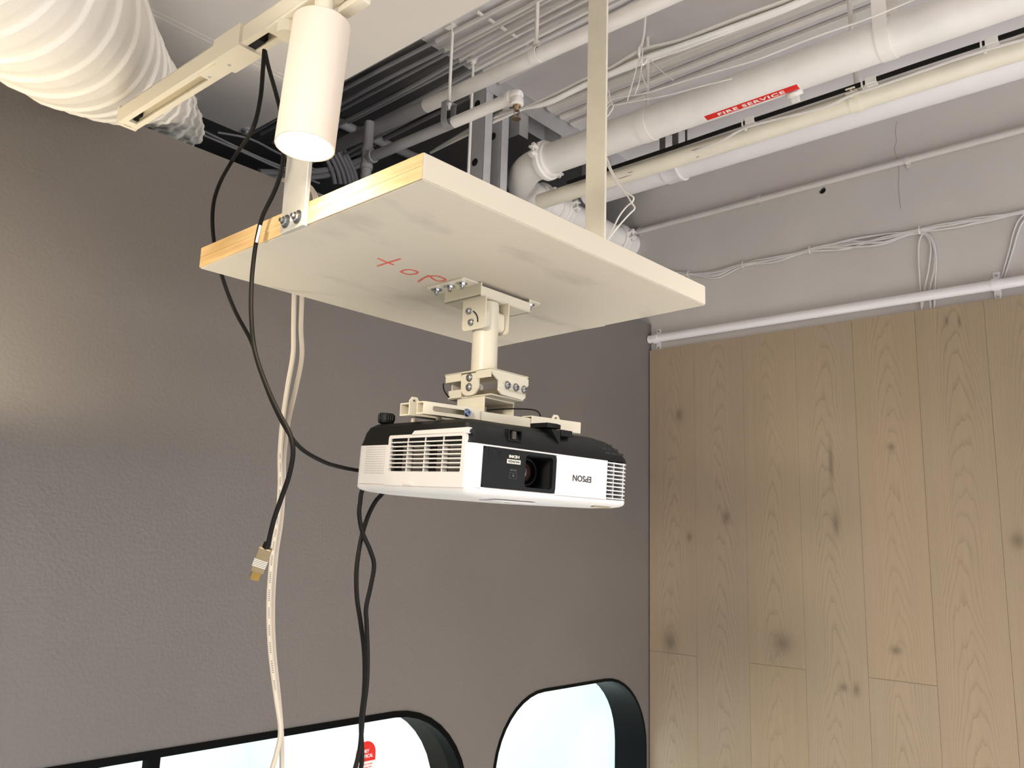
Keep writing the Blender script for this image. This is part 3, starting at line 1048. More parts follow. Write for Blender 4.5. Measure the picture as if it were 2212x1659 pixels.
add_ring(bm, in_plane(rrect(0.0620, HS + 0.0085, 0.0855, HS + 0.0235, 0.001, 2), 'y', -0.0004), in_plane(rrect(0.0635, HS + 0.0100, 0.0840, HS + 0.0220, 0.001, 2), 'y', -0.0004), (0, 0.012, 0))
part('infrared_frame', bm, M_BLACK, parent=base)
bm = B(); add_box(bm, (0.0690, -0.0002, HS + 0.0110), (0.0750, 0.008, HS + 0.0210)); part('infrared_window', bm, mat('smoked_window', (70, 66, 60), 0.2), parent=base)
bm = B(); add_cyl(bm, (0.004, -0.0006, HS + 0.0135), (0.004, 0.004, HS + 0.0135), 0.0032, 5); part('lock_slot', bm, M_DARK, parent=base)
for z, xa0, xe, yo in ((HS + 0.0222, 0.2350, 0.2650, 0.0071), (HS + 0.0168, 0.2400, 0.2755, 0.0044), (HS + 0.0112, 0.2450, 0.2850, 0.0024)):
    bm = B()
    wq = (xe - xa0) / 3
    for q in range(3):
        add_box(bm, (xa0 + q * wq, yo - 0.0004, z - 0.0017), (xa0 + (q + 1) * wq - 0.0012, yo + 0.012, z + 0.0014))
    part('vent_slot', bm, M_DARK, parent=base)
# four screws of the rails stand on the base
for x, y in ((0.03, 0.11), (0.03, 0.17), (0.262, 0.11), (0.262, 0.17), (0.14, 0.11)):
    bm = B(); add_cyl(bm, (x, y, HS + 0.026), (x, y, HS + 0.0395), 0.004, 10)
    part('rail_spacer', bm, M_MOUNT, parent=base)

# rails of the mount that carry the projector: channels along the projector's width (children of the mount, in the projector's directions)
rails = bpy.data.objects.new('rail_frame', None)
SC.collection.objects.link(rails)
rails.parent = mount
TILT = Matrix.Rotation(-0.022, 4, 'Y')
rails.matrix_parent_inverse = Matrix.Identity(4)
rails.matrix_local = Matrix.Translation(-wloc(mount)) @ PM @ Matrix.Translation((0, 0, 0.0975)) @ TILT


def channel(bm, x0, x1, y0, y1, h, t=0.0016):
    """C section lying on its back, open towards the back."""
    add_box(bm, (x0, y0, 0), (x1, y0 + t, h), 0.0005, 1)
    add_box(bm, (x0, y0 + t, h - t), (x1, y1, h))
    add_box(bm, (x0, y0 + t, 0), (x1, y1, t))
    add_box(bm, (x0, y1 - t, t), (x1, y1, h - t))


def rpart(name, bm, m):
    o = bpy.data.objects.new(name, None)
    bpy.data.objects.remove(o)
    return obj(name, bm, m, rails, local=True)


bm = B()
add_ring(bm, in_plane(rrect(-0.010, 0, 0.084, 0.0165, 0.002, 4), 'y', 0.0895), in_plane(rrect(0.004, 0.0045, 0.0665, 0.0115, 0.0034, 4), 'y', 0.0895), (0, 0.0018, 0))
add_box(bm, (-0.010, 0.0913, 0.0149), (0.084, 0.106, 0.0165)); add_box(bm, (-0.010, 0.0913, 0), (0.084, 0.106, 0.0016)); add_box(bm, (-0.010, 0.1044, 0.0016), (0.084, 0.106, 0.0149))
rpart('slotted_channel', bm, M_MOUNT)
bm = B(); channel(bm, 0.0845, 0.186, 0.0915, 0.108, 0.0135); rpart('inner_channel', bm, M_MOUNT)
bm = B(); channel(bm, 0.180, 0.2815, 0.0885, 0.110, 0.0172); rpart('right_channel', bm, M_MOUNT)
bm = B(); channel(bm, -0.006, 0.110, 0.1300, 0.152, 0.0172); rpart('rear_channel', bm, M_MOUNT)
bm = B(); channel(bm, 0.110, 0.240, 0.1300, 0.150, 0.0155); rpart('rear_channel', bm, M_MOUNT)
for x, y in ((0.243, 0.104), (0.002, 0.130)):
    bm = B()
    add_ring(bm, in_plane([(x - 0.008, 0.0170), (x + 0.008, 0.0170), (x + 0.008, 0.020), (x + 0.004, 0.0255), (x - 0.004, 0.0255), (x - 0.008, 0.020)], 'y', y), in_plane([(x - 0.002, 0.0188), (x + 0.002, 0.0188), (x + 0.003, 0.0205), (x + 0.002, 0.0222), (x - 0.002, 0.0222), (x - 0.003, 0.0205)], 'y', y), (0, 0.0016, 0))
    rpart('ear', bm, M_MOUNT)
bm = B(); add_lathe(bm, (0.061, 0.0895, 0.0085), (0, -1, 0), [(0, 0), (0.0058, 0), (0.0056, 0.0015), (0.0042, 0.0045), (0.002, 0.0045), (0.002, 0.003), (0, 0.003)], 16); rpart('screw', bm, M_BOLTB)

# ------------------------------------------------------------------ track and spotlight
track = thing('lighting_track', 'cream square lighting track running out over the grey wall beside the lamp', 'track', (0.515, 1.0, 2.25))
T0, T1 = at(293, 283, 'z', 2.25), at(600, 100, 'z', 2.25)     # right lower edge
S0, S1 = at(250, 266, 'z', 2.25), at(556, 64, 'z', 2.25)      # left lower edge
c0, c1 = (T0 + S0) / 2, (T1 + S1) / 2
tv = (c1 - c0).normalized()
tw = Vector((-tv.y, tv.x, 0)) * (1 if -tv.y > 0 else -1)     # to the right (+x)
hw = (T0 - S0).length / 2 * 0.97
TL = (c1 - c0).length


def tp(s, w, z):
    return c0 + tv * s + tw * w + Vector((0, 0, z))


def track_part(bm, s0, s1, prof):
    add_prism(bm, [tp(s0, w, z) for w, z in prof], tv * (s1 - s0))


H = 0.030
LEN = TL + 0.75
prof = [(-hw, 0), (-hw * 0.42, 0), (-hw * 0.42, 0.0035), (-hw * 0.62, 0.0035), (-hw * 0.62, 0.022), (hw * 0.62, 0.022), (hw * 0.62, 0.0035), (hw * 0.42, 0.0035), (hw * 0.42, 0), (hw, 0), (hw, H * 0.8), (hw * 0.8, H), (-hw * 0.8, H), (-hw, H * 0.8)]
bm = B(); track_part(bm, 0.006, LEN, prof)
obj('track_channel', bm, M_RAIL, track, sharp=20)
bm = B(); track_part(bm, 0, 0.006, [(-hw, -0.001), (hw, -0.001), (hw, H), (-hw, H)]); obj('end_cap', bm, M_RAIL, track)
bm = B(); track_part(bm, 0.007, 0.022, [(-hw * 0.6, 0.001), (hw * 0.6, 0.001), (hw * 0.6, 0.006), (-hw * 0.6, 0.006)]); obj('end_insert', bm, M_RAIL, track)
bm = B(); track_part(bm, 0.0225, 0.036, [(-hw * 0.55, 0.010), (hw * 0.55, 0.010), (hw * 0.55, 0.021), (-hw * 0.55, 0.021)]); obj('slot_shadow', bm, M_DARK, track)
# joiner boxes
sj = TL - 0.155
bm = B(); track_part(bm, sj, sj + 0.095, [(-hw * 0.72, -0.0022), (hw * 0.72, -0.0022), (hw * 0.72, 0.003), (-hw * 0.72, 0.003)]); obj('joiner', bm, M_RAIL, track)
bm = B(); track_part(bm, sj + 0.048, sj + 0.115, [(-hw - 0.0025, -0.003), (hw + 0.0025, -0.003), (hw + 0.0025, H), (-hw - 0.0025, H)]); obj('feed_box', bm, M_RAIL, track)
bm = B()
for s in (0.008, 0.06):
    add_lathe(bm, tp(sj + s, hw * 0.1, -0.0022 - (0.0009 if s > 0.05 else 0)), (0, 0, -1), [(0, 0), (0.0026, 0), (0.0026, 0.0004), (0, 0.0005)], 10)
obj('screw', bm, M_STEEL, track)
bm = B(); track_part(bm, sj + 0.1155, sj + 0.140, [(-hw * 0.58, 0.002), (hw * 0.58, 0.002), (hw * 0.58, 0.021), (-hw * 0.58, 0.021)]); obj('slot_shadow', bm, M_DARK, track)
# suspension rods up to the soffit
bm = B()
q = tp(LEN - 0.25, 0, H); add_cyl(bm, q, (q.x, q.y, SOF), 0.004, 8)
obj('suspension_rod', bm, M_RAIL, track)

LB = Vector((0.5075, 0.789, 2.047))
LD = Vector((0.0116, 0.003, 0.163)).normalized()
LL, LR = 0.168, 0.0345
LT = LB + LD * LL
spot = thing('track_spotlight', 'cream cylindrical spotlight, lit, hanging from the track', 'lamp', tuple(LB))
bm = B(); add_lathe(bm, LB, LD, [(LR - 0.003, 0.022), (LR - 0.002, 0.0), (LR, 0.0), (LR, LL - 0.003), (LR - 0.003, LL), (0, LL)], 56)
obj('housing', bm, M_LAMP, spot)
bm = B(); add_lathe(bm, LB + LD * 0.002, LD, [(0, 0), (LR - 0.0022, 0), (LR - 0.0022, 0.003), (0, 0.003)], 40)
obj('diffuser', bm, M_GLOW, spot)['label'] = 'glowing round lens'
bm = B(); add_cyl(bm, LT - LD * 0.001, LT + Vector((0, 0, 0.030)), 0.011, 20); obj('swivel', bm, M_RAIL, spot)
bm = B(); add_box(bm, (LT.x - 0.014, LT.y - 0.02, 2.2435), (LT.x + 0.016, LT.y + 0.110, 2.2495), 0.002, 2); add_cyl(bm, (LT.x + 0.001, LT.y + 0.075, 2.228), (LT.x + 0.001, LT.y + 0.075, 2.246), 0.015, 24); obj('track_adapter', bm, M_RAIL, spot)
bm = B(); add_box(bm, (LT.x + 0.016, LT.y - 0.050, 2.234), (LT.x + 0.034, LT.y - 0.004, 2.246), 0.004, 2); obj('lever', bm, M_RAIL, spot)
lo = lamp('track_spotlight_bulb', 'SPOT', LB - LD * 0.001, LB - LD, 5.0, (1.0, 0.80, 0.52), spot_size=2.55, spot_blend=0.55, shadow_soft_size=0.028)

# ------------------------------------------------------------------ cables that hang in the room
RB = 0.0029
va = thing('video_cable', 'black cable from the track down to the left end of the projector', 'cable', (0.515, 1.03, 2.25))
bm = B()
P = path_at([(571, 108), (568, 150), (562, 215), (545, 280)], 'x', 0.517) + path_at([(509, 335), (475, 395), (460, 450)], 'y', 1.135) + path_at([(462, 520), (480, 598), (508, 672)], 'y', 1.145)
P += path_at([(543, 738, 1.10), (562, 800, 1.08), (590, 872, 1.05), (620, 930, 1.02), (652, 970, 1.0), (700, 998, .99), (740, 1010, .995), (772, 1016, 1.01), (800, 1020, 1.02), (830, 1022, 1.012)], 'y', 1)
add_tube(bm, P, RB, 8, 6)
obj('cord', bm, M_CABLE, va)
vb = thing('video_cable', 'black cable with a loose gold-tipped plug dangling past the raw board edge', 'cable', (0.53, 1.0, 2.25))
XB = 0.5455
bm = B()
P = path_at([(572, 108), (580, 145), (597, 205), (610, 260), (613, 310), (609, 365), (592, 415), (568, 465), (556, 510), (548, 560), (543, 620), (543, 690)], 'x', XB)
P += path_at([(551, 760, .548), (576, 835, .55), (604, 895, .55), (625, 935, .55), (633, 975, .55), (625, 1025, .55), (607, 1078, .55), (591, 1125, .55), (579, 1176, .55)], 'x', .55)
add_tube(bm, P, RB, 8, 6)
obj('cord', bm, M_CABLE, vb)
bm = B()
a, b = at(561.5, 487, 'x', XB - 0.0025), at(553, 524, 'x', XB - 0.0025)
add_tube(bm, [a + Vector((0, -0.0012, 0)), (a + b) / 2 + Vector((0, -0.0012, 0)), b + Vector((0, -0.0012, 0))], 0.0017, 6, 3)
obj('tape_flag', bm, M_STICK, vb)['label'] = 'white paper tag'
q0, q1 = at(576, 1178, 'x', 0.55), at(549, 1252, 'x', 0.55)
dv = (q1 - q0)
u_ = dv.normalized()
sx = Vector((0.75, -0.66, 0)); sx = (sx - u_ * sx.dot(u_)).normalized(); sy = u_.cross(sx)


def plug(bm, s0, s1, w, h, bev=0.0008):
    lo, hi = (-w / 2, -h / 2, s0), (w / 2, h / 2, s1)
    g0 = len(bm.verts)
    bb = B(); add_box(bb, lo, hi, bev, 1)
    me = bpy.data.meshes.new('tmp'); bb.to_mesh(me); bb.free()
    for v in me.vertices:
        v.co = q0 + sx * v.co.x + sy * v.co.y + u_ * v.co.z
    bm.from_mesh(me); bpy.data.meshes.remove(me)


Lp = dv.length
bm = B(); add_cyl(bm, q0 - u_ * 0.003, q0 + u_ * 0.004, 0.0042, 14); obj('collar', bm, M_CABLE, vb)
bm = B(); plug(bm, 0.003, Lp * 0.76, 0.0150, 0.0085); pl = obj('plug_body', bm, M_PLUG, vb); pl['label'] = 'champagne metal plug body'
bm = B(); plug(bm, Lp * 0.76, Lp, 0.0105, 0.0045, 0.0004); obj('plug_contact', bm, M_GOLD, pl)
bm = B()
for k in range(5):
    s = Lp * (0.40 + k * 0.045)
    plug(bm, s, s + 0.0007, 0.0154, 0.0089, 0.0)
obj('grip_ridge', bm, M_STICK, pl)
me = fit_text('HDMI', 0.018, 0.0032, 0.0001, 0.02)
place(me, q0 + u_ * Lp * 0.34 - sy * 0.0044 - sx * 0.001, u_, -sx)
me.materials.append(M_STICK); link('lettering', me, pl, local=False)

WY = 1.25
P1 = path_at([(606, 388, 1.69), (640, 388, 1.5), (664, 399, 1.32), (680, 424, WY), (676, 470, WY), (655, 540, WY), (638, 600, WY), (635, 650, WY), (634, 710, WY), (633, 765, WY), (622, 830, WY), (611, 905, WY), (605, 980, WY), (605, 1050, WY), (599, 1125, WY), (588, 1200, WY), (581, 1300, WY), (584, 1400, WY), (596, 1500, WY), (606, 1575, WY), (598, 1625, WY), (583, 1680, WY), (570, 1760, WY)], 'y', WY)
WY2 = WY + 0.0095
P2 = path_at([(612, 390, 1.69), (644, 392, 1.5), (668, 404, 1.33), (684, 430, WY2), (682, 475, WY2), (668, 545, WY2), (654, 600, WY2), (652, 650, WY2), (650, 710, WY2), (652, 770, WY2), (640, 835, WY2), (624, 905, WY2), (614, 980, WY2), (612, 1050, WY2), (607, 1125, WY2), (596, 1200, WY2), (589, 1300, WY2), (591, 1400, WY2), (601, 1500, WY2), (607, 1570, WY2), (609, 1625, WY2), (609, 1700, WY2), (612, 1780, WY2)], 'y', WY2)
for P, lab in ((P1, 'white cable behind the board whose lower end swings out to the left'), (P2, 'white cable behind the board whose lower end drops straight down')):
    o = thing('white_cable', lab, 'cable', tuple(P[9]), 'pair of white cables behind the board')
    bm = B(); add_tube(bm, P, 0.0044, 8, 6); obj('cord', bm, M_WCABLE, o)
    bm = B()
    S = smooth_path(P[12:19], 24)
    for i in range(0, len(S) - 1):
        if 'left' in lab and (i // 3) % 3 < 2:
            v = (EYE - S[i]).normalized() * 0.0040
            v2 = (EYE - S[i + 1]).normalized() * 0.0040
            tdir = (S[i + 1] - S[i]) * 0.45
            side = tdir.normalized().cross(v.normalized()) * 0.0009
            add_prism(bm, [S[i] + v - side, S[i] + v + side, S[i] + tdir + v + side, S[i] + tdir + v - side], v.normalized() * 0.0006)
    obj('sheath_print', bm, M_DIM, o, smooth=False)

for P, lab in (([(783, 1058), (778, 1085), (776, 1112), (783, 1150), (800, 1190), (808, 1222), (801, 1265), (791, 1312), (792, 1350), (794, 1420), (792, 1480), (784, 1545), (781, 1580), (776, 1625), (762, 1680), (745, 1760)],
                'black power cable from the projector, bowing to the right below it'),
               ([(826, 1066), (812, 1082), (797, 1110), (785, 1145), (776, 1185), (770, 1235), (771, 1290), (779, 1345), (786, 1400), (788, 1450), (786, 1500), (780, 1555), (781, 1600), (782, 1640), (777, 1680), (770, 1760)],
                'black signal cable from the projector, bowing to the left below it')):
    W3 = [at(p[0], p[1], 'y', 1.012 + (0.012 if 'signal' in lab else 0)) for p in P]
    first = W3[0] + Vector((0.012, -0.008, 0.026))
    o = thing('hanging_cable', lab, 'cable', tuple(W3[0]), 'black cables hanging from the projector')
    bm = B(); add_tube(bm, [first] + W3, 0.0034, 8, 6); obj('cord', bm, M_CABLE, o)

# warning sticker on the left window pane
sk = at(790, 1634, 'y', GY + 0.018)
st = thing('window_sticker', 'round red and white notice stuck on the left window pane', 'sticker', tuple(sk))
SW, SH = 0.031, 0.040
bm = B()
top = [(sk.x + SW * math.cos(PI * i / 14), sk.y, sk.z + 0.006 + SW * math.sin(PI * i / 14) * 0.95) for i in range(15)]
add_prism(bm, top + [(sk.x - SW, sk.y, sk.z - 0.012), (sk.x + SW, sk.y, sk.z - 0.012)], (0, 0.0004, 0))
obj('red_half', bm, M_RED, st, smooth=False)
bm = B()
bot = [(sk.x + SW * math.cos(PI + PI * i / 14), sk.y, sk.z - 0.050 + SW * math.sin(PI + PI * i / 14) * 0.8) for i in range(15)]
add_prism(bm, bot + [(sk.x + SW, sk.y, sk.z - 0.0122), (sk.x - SW, sk.y, sk.z - 0.0122)], (0, 0.0004, 0))
obj('white_half', bm, M_STICK, st, smooth=False)
for s, w_, h_, dz, m_ in (('DRY', 0.020, 0.0085, 0.012, M_STICK), ('CHEMICAL', 0.046, 0.0085, 0.0005, M_STICK), ('IN THE EVENT OF FIRE', 0.044, 0.0035, -0.019, M_RED), ('PULL THE PIN', 0.040, 0.0035, -0.026, M_RED), ('AIM AT BASE', 0.042, 0.0035, -0.033, M_RED), ('SQUEEZE', 0.03, 0.0035, -0.040, M_RED)):
    me = fit_text(s, w_, h_, 0.0001, 0.02)
    place(me, (sk.x, sk.y - 0.0002, sk.z + dz), (1, 0, 0), (0, 0, 1)); me.materials.append(m_); link('lettering', me, st)
bm = B(); add_prism(bm, [(p[0], p[1] - 0.0003, p[2]) for p in bot[4:11]], (0, 0.0003, 0)); obj('red_foot', bm, M_RED, st, smooth=False)

# ------------------------------------------------------------------ flexible duct over the grey wall
def ray_at(px, py, d):
    return EYE + ray(px, py).normalized() * d


duct = thing('flexible_duct', 'fat white flexible air duct with spiral ribs, sagging over the grey wall at upper left', 'duct', (0.55, 1.4, 2.5))
C = smooth_path([ray_at(-360, -440, 1.0), ray_at(-150, -225, 1.2), ray_at(45, -46, 1.42), ray_at(168, 78, 1.65), ray_at(250, 150, 1.84), ray_at(306, 184, 2.02), ray_at(355, 229, 2.2), ray_at(388, 275, 2.4)], 64)
m_ = len(C)
n_ = 72
u = Vector((0, 0, 1))
bm = B()
rings = []
ribs = 17
rnd = random.Random(3)
import mathutils.noise as mnoise
ribpaths = []
for i, c in enumerate(C):
    t = (C[min(i + 1, m_ - 1)] - C[max(i - 1, 0)]).normalized()
    u = (Vector((0, 0, 1)) - t * t.z).normalized()
    w = t.cross(u)
    f = i / (m_ - 1)
    R0 = 0.138 - 0.012 * min(1, f / 0.45) - 0.052 * min(1.0, max(0.0, (f - 0.40) / 0.32)) - 0.016 * max(0.0, (f - 0.72) / 0.28)
    ring = []
    for q in range(n_):
        a = 2 * PI * q / n_
        ph = f * ribs - a / (2 * PI)
        rib = max(0.0, 1 - abs((ph % 1.0) - 0.5) / 0.06)
        crump = max(0.0, min(1.0, (f - 0.62) / 0.2))
        nz = mnoise.noise(Vector((math.cos(a) * 2.2, math.sin(a) * 2.2, f * 9))) * 0.0012 + mnoise.noise(Vector((math.cos(a) * 5, math.sin(a) * 5, f * 30))) * 0.008 * crump
        sag = -0.0022 * math.sin(PI * (ph % 1.0)) * (1 if rib == 0 else 0)
        rr = R0 + rib * 0.0040 + nz + sag
        ring.append(bm.verts.new(c + (u * math.cos(a) + w * math.sin(a)) * rr))
    rings.append(ring)
for a, b in zip(rings[:-1], rings[1:]):
    for q in range(n_):
        s = (q + 1) % n_
        bm.faces.new((a[q], a[s], b[s], b[q]))
bm.faces.new(rings[0][::-1]); bm.faces.new(rings[-1])
obj('sleeve', bm, M_DUCT, duct, sharp=70)
# crumpled end of the plastic sleeve behind the wall top
bm = B()
E = [ray_at(362, 252, 2.25), ray_at(378, 272, 2.36), ray_at(392, 290, 2.5)]
add_tube(bm, E, lambda f: 0.052 - 0.014 * f, 28, 12)
for v in bm.verts:
    v.co += Vector((mnoise.noise(v.co * 30), mnoise.noise(v.co * 30 + Vector((9, 0, 0))), mnoise.noise(v.co * 30 + Vector((0, 9, 0))))) * 0.010
obj('crumpled_end', bm, M_DUCT, duct, sharp=180)

# ------------------------------------------------------------------ pipes in the void
def y_hit(px, py, x0, z0, r):
    """Where the line of sight meets a pipe along y: its y and the angle round the pipe."""
    d = ray(px, py)
    a = d.x ** 2 + d.z ** 2
    ox, oz = EYE.x - x0, EYE.z - z0
    b = 2 * (d.x * ox + d.z * oz)
    c = ox * ox + oz * oz - r * r
    disc = max(0.0, b * b - 4 * a * c)
    t = (-b - math.sqrt(disc)) / (2 * a)
    p = EYE + d * t
    return p.y, math.atan2(p.z - z0, p.x - x0)


FX, FZ, FR = 1.902, 2.802, 0.0485
fire = thing('fire_main', 'thick white fire service pipe with red label and grooved couplings', 'pipe', (FX, 1.0, FZ))
yc, _ = y_hit(1160, 345, FX, FZ, FR)
RY = 1.80
RE = RY - (yc + 0.012)
bm = B(); add_cyl(bm, (FX, -2.2, FZ), (FX, yc, FZ), FR, 48); obj('straight_pipe', bm, M_PIPE, fire)
bm = B()
EB = [Vector((FX, yc + 0.001, FZ))] + [Vector((FX + RE - RE * math.cos(a), RY - RE + RE * math.sin(a), FZ)) for a in [PI / 2 * i / 12 for i in range(13)]]
add_tube(bm, EB, FR + 0.001, 40, 0); obj('elbow', bm, M_PIPE, fire)
bm = B(); add_cyl(bm, (FX + RE, RY, FZ), (WX - 0.001, RY, FZ), FR, 40); obj('branch_pipe', bm, M_PIPE, fire)


def coupling(c, axis, r, side):
    """Grooved coupling: two half housings with bolt ears."""
    c, axis, side = Vector(c), Vector(axis).normalized(), Vector(side).normalized()
    bm = B()
    w = 0.021
    add_lathe(bm, c - axis * w, axis, [(r - 0.001, 0), (r + 0.007, 0.0), (r + 0.009, 0.003), (r + 0.009, 0.010), (r + 0.015, 0.014), (r + 0.015, 2 * w - 0.014), (r + 0.009, 2 * w - 0.010), (r + 0.009, 2 * w - 0.003), (r + 0.007, 2 * w), (r - 0.001, 2 * w)], 40)
    h = obj('coupling', bm, M_PIPE, fire)
    up_ = axis.cross(side).normalized()
    for s in (1, -1):
        for k in (1, -1):
            bm = B()
            base_ = c + side * s * (r + 0.018) + up_ * k * 0.012
            g = B(); add_box(g, (-0.011, -0.013, -0.0035), (0.011, 0.013, 0.0035), 0.002, 2)
            me = bpy.data.meshes.new('t'); g.to_mesh(me); g.free()
            for v in me.vertices:
                v.co = base_ + side * s * v.co.x + axis * v.co.y + up_ * v.co.z
            bm.from_mesh(me); bpy.data.meshes.remove(me)
            obj('bolt_ear', bm, M_PIPE, h)
        bm = B()
        q = c + side * s * (r + 0.020)
        add_cyl(bm, q - up_ * 0.022, q + up_ * 0.026, 0.0042, 10)
        add_cyl(bm, q - up_ * 0.022, q - up_ * 0.0155, 0.008, 6)
        add_cyl(bm, q + up_ * 0.0155, q + up_ * 0.022, 0.008, 6)
        obj('coupling_bolt', bm, M_PIPE, h)


coupling((FX, yc, FZ), (0, 1, 0), FR, (-0.75, 0, 0.66) if False else (-1, 0, 0.15))
for px, py in ((1176, 412), (1224, 460), (1345, 515)):
    xx = at(px, py, 'y', RY - 0.02).x
    coupling((xx, RY, FZ), (1, 0, 0), FR, (0, -1, 0.1))
bm = B()
for x0_, x1_ in ((at(1196, 440, 'y', RY).x, at(1222, 452, 'y', RY).x),):
    add_cyl(bm, (x0_, RY, FZ), (x1_, RY, FZ), FR + 0.004, 32)
obj('check_valve', bm, M_PIPE, fire)
# red label
ya_, aa = y_hit(1523, 254, FX, FZ, FR)
yb_, ab = y_hit(1727, 190, FX, FZ, FR)
am = (aa + ab) / 2 - 0.02
lw = ya_ - yb_
lh = 0.021


def wrap(me, m, name, rr, parent):
    for v in me.vertices:
        a = am + v.co.y / FR * -1
        y = (ya_ + yb_) / 2 - v.co.x
        R_ = rr + v.co.z
        v.co = (FX + R_ * math.cos(a), y, FZ + R_ * math.sin(a))
    me.materials.append(m)
    return link(name, me, parent)


def strip_mesh(w, h, dz=0.0):
    g = B()
    nx_, ny_ = 6, 8
    vs = [[g.verts.new((-w / 2 + w * i / nx_, -h / 2 + h * j / ny_, dz)) for j in range(ny_ + 1)] for i in range(nx_ + 1)]
    for i in range(nx_):
        for j in range(ny_):
            g.faces.new((vs[i][j], vs[i + 1][j], vs[i + 1][j + 1], vs[i][j + 1]))
    me = bpy.data.meshes.new('label'); g.to_mesh(me); g.free()
    return me


lb = wrap(strip_mesh(lw + 0.006, lh + 0.006), M_STICK, 'label_backing', FR + 0.0004, fire)
lb = wrap(strip_mesh(lw, lh), M_RED, 'label', FR + 0.0007, fire)
lb['label'] = 'red label reading FIRE SERVICE'
wrap(fit_text('FIRE SERVICE', lw * 0.72, lh * 0.56, 0.0001, 0.03, 1.15), M_STICK, 'lettering', FR + 0.0010, fire)
# plugged outlet and hanger strap
yp_, ap = y_hit(1718, 207, FX, FZ, FR)
ax = Vector((math.cos(ap - 0.05), 0, math.sin(ap - 0.05)))
pc = Vector((FX, yp_, FZ)) + ax * (FR - 0.001)
bm = B(); add_lathe(bm, pc, ax, [(0.0, 0), (0.0215, 0), (0.0215, 0.009), (0.0185, 0.011), (0.0175, 0.006), (0, 0.006)], 24); op = obj('outlet', bm, M_PIPE, fire)
bm = B(); add_cyl(bm, pc + ax * 0.005, pc + ax * 0.026, 0.0115, 4); obj('outlet_plug', bm, M_PIPE, op)
yh, _ = y_hit(1905, 90, FX, FZ, FR)
bm = B()
add_lathe(bm, (FX, yh - 0.016, FZ), (0, 1, 0), [(FR - 0.0005, 0), (FR + 0.002, 0), (FR + 0.002, 0.032), (FR - 0.0005, 0.032)], 48)
add_box(bm, (FX - FR - 0.003, yh - 0.016, FZ), (FX - FR, yh + 0.016, SLAB)); add_box(bm, (FX + FR, yh - 0.016, FZ), (FX + FR + 0.003, yh + 0.016, SLAB))
obj('hanger_strap', bm, M_PIPE, fire)
yh, _ = y_hit(1385, 235, FX, FZ, FR)
bm = B(); add_lathe(bm, (FX, yh - 0.016, FZ), (0, 1, 0), [(FR - 0.0005, 0), (FR + 0.002, 0), (FR + 0.002, 0.032), (FR - 0.0005, 0.032)], 48)
add_cyl(bm, (FX, yh, FZ + FR), (FX, yh, SLAB), 0.0055, 10); obj('hanger_strap', bm, M_PIPE, fire)

# cream pipe with its clip and rod
CX, CZ, CRR = 2.005, 2.727, 0.0255
cp = thing('sprinkler_main', 'cream painted pipe under the black cable, with a clip on a rod', 'pipe', (CX, 1.0, CZ))
bm = B(); add_cyl(bm, (CX, -2.2, CZ), (CX, 1.695, CZ), CRR, 32); obj('straight_pipe', bm, M_CREAM, cp)
M_CHIP = mat('bare_metal_mark', (150, 140, 118), 0.6)
for px, py, w_ in ((1350, 382, 0.03), (1362, 372, 0.012), (1505, 322, 0.02), (1507, 339, 0.007)):
    y_, a_ = y_hit(px, py, CX, CZ, CRR)
    v = Vector((math.cos(a_), 0, math.sin(a_)))
    bm = B()
    c = Vector((CX, y_, CZ)) + v * (CRR + 0.0001)
    tt = Vector((0, 0, 1)) if abs(v.z) < 0.8 else Vector((1, 0, 0))
    tt = (tt - v * tt.dot(v)).normalized()
    add_prism(bm, [c + Vector((0, -w_, 0)) - tt * 0.0006, c + Vector((0, w_ * 0.4, 0)) - tt * 0.0016, c + Vector((0, w_, 0)) + tt * 0.001, c + Vector((0, -w_ * 0.2, 0)) + tt * 0.0014], v * 0.0002)
    obj('paint_chip', bm, M_CHIP, cp, smooth=False)
yk, _ = y_hit(1845, 225, CX, CZ, CRR)
bm = B()
add_lathe(bm, (CX, yk - 0.012, CZ), (0, 1, 0), [(CRR - 0.0004, 0), (CRR + 0.0022, 0), (CRR + 0.0022, 0.024), (CRR - 0.0004, 0.024)], 32)
add_box(bm, (CX - CRR - 0.020, yk - 0.012, CZ + 0.014), (CX - CRR + 0.006, yk + 0.012, CZ + 0.0165), 0.0008, 1)
add_box(bm, (CX - CRR - 0.020, yk - 0.012, CZ + 0.002), (CX - CRR + 0.002, yk + 0.012, CZ + 0.0045), 0.0008, 1)
add_cyl(bm, (CX - CRR - 0.011, yk, CZ - 0.004), (CX - CRR - 0.011, yk, CZ + 0.022), 0.003, 8)
ck = obj('pipe_clip', bm, M_CREAM, cp)
bm = B()
rt = at(1832, 0, 'x', CX - 0.005)
add_cyl(bm, (CX - 0.004, yk - 0.004, CZ + CRR), (CX - 0.004, rt.y - 0.0, SLAB), 0.0062, 12)
add_cyl(bm, (CX - 0.004, yk - 0.0042, CZ + 0.21), (CX - 0.004, yk - 0.0042, CZ + 0.235), 0.0085, 8)
obj('hanger_rod', bm, M_PIPE, cp)

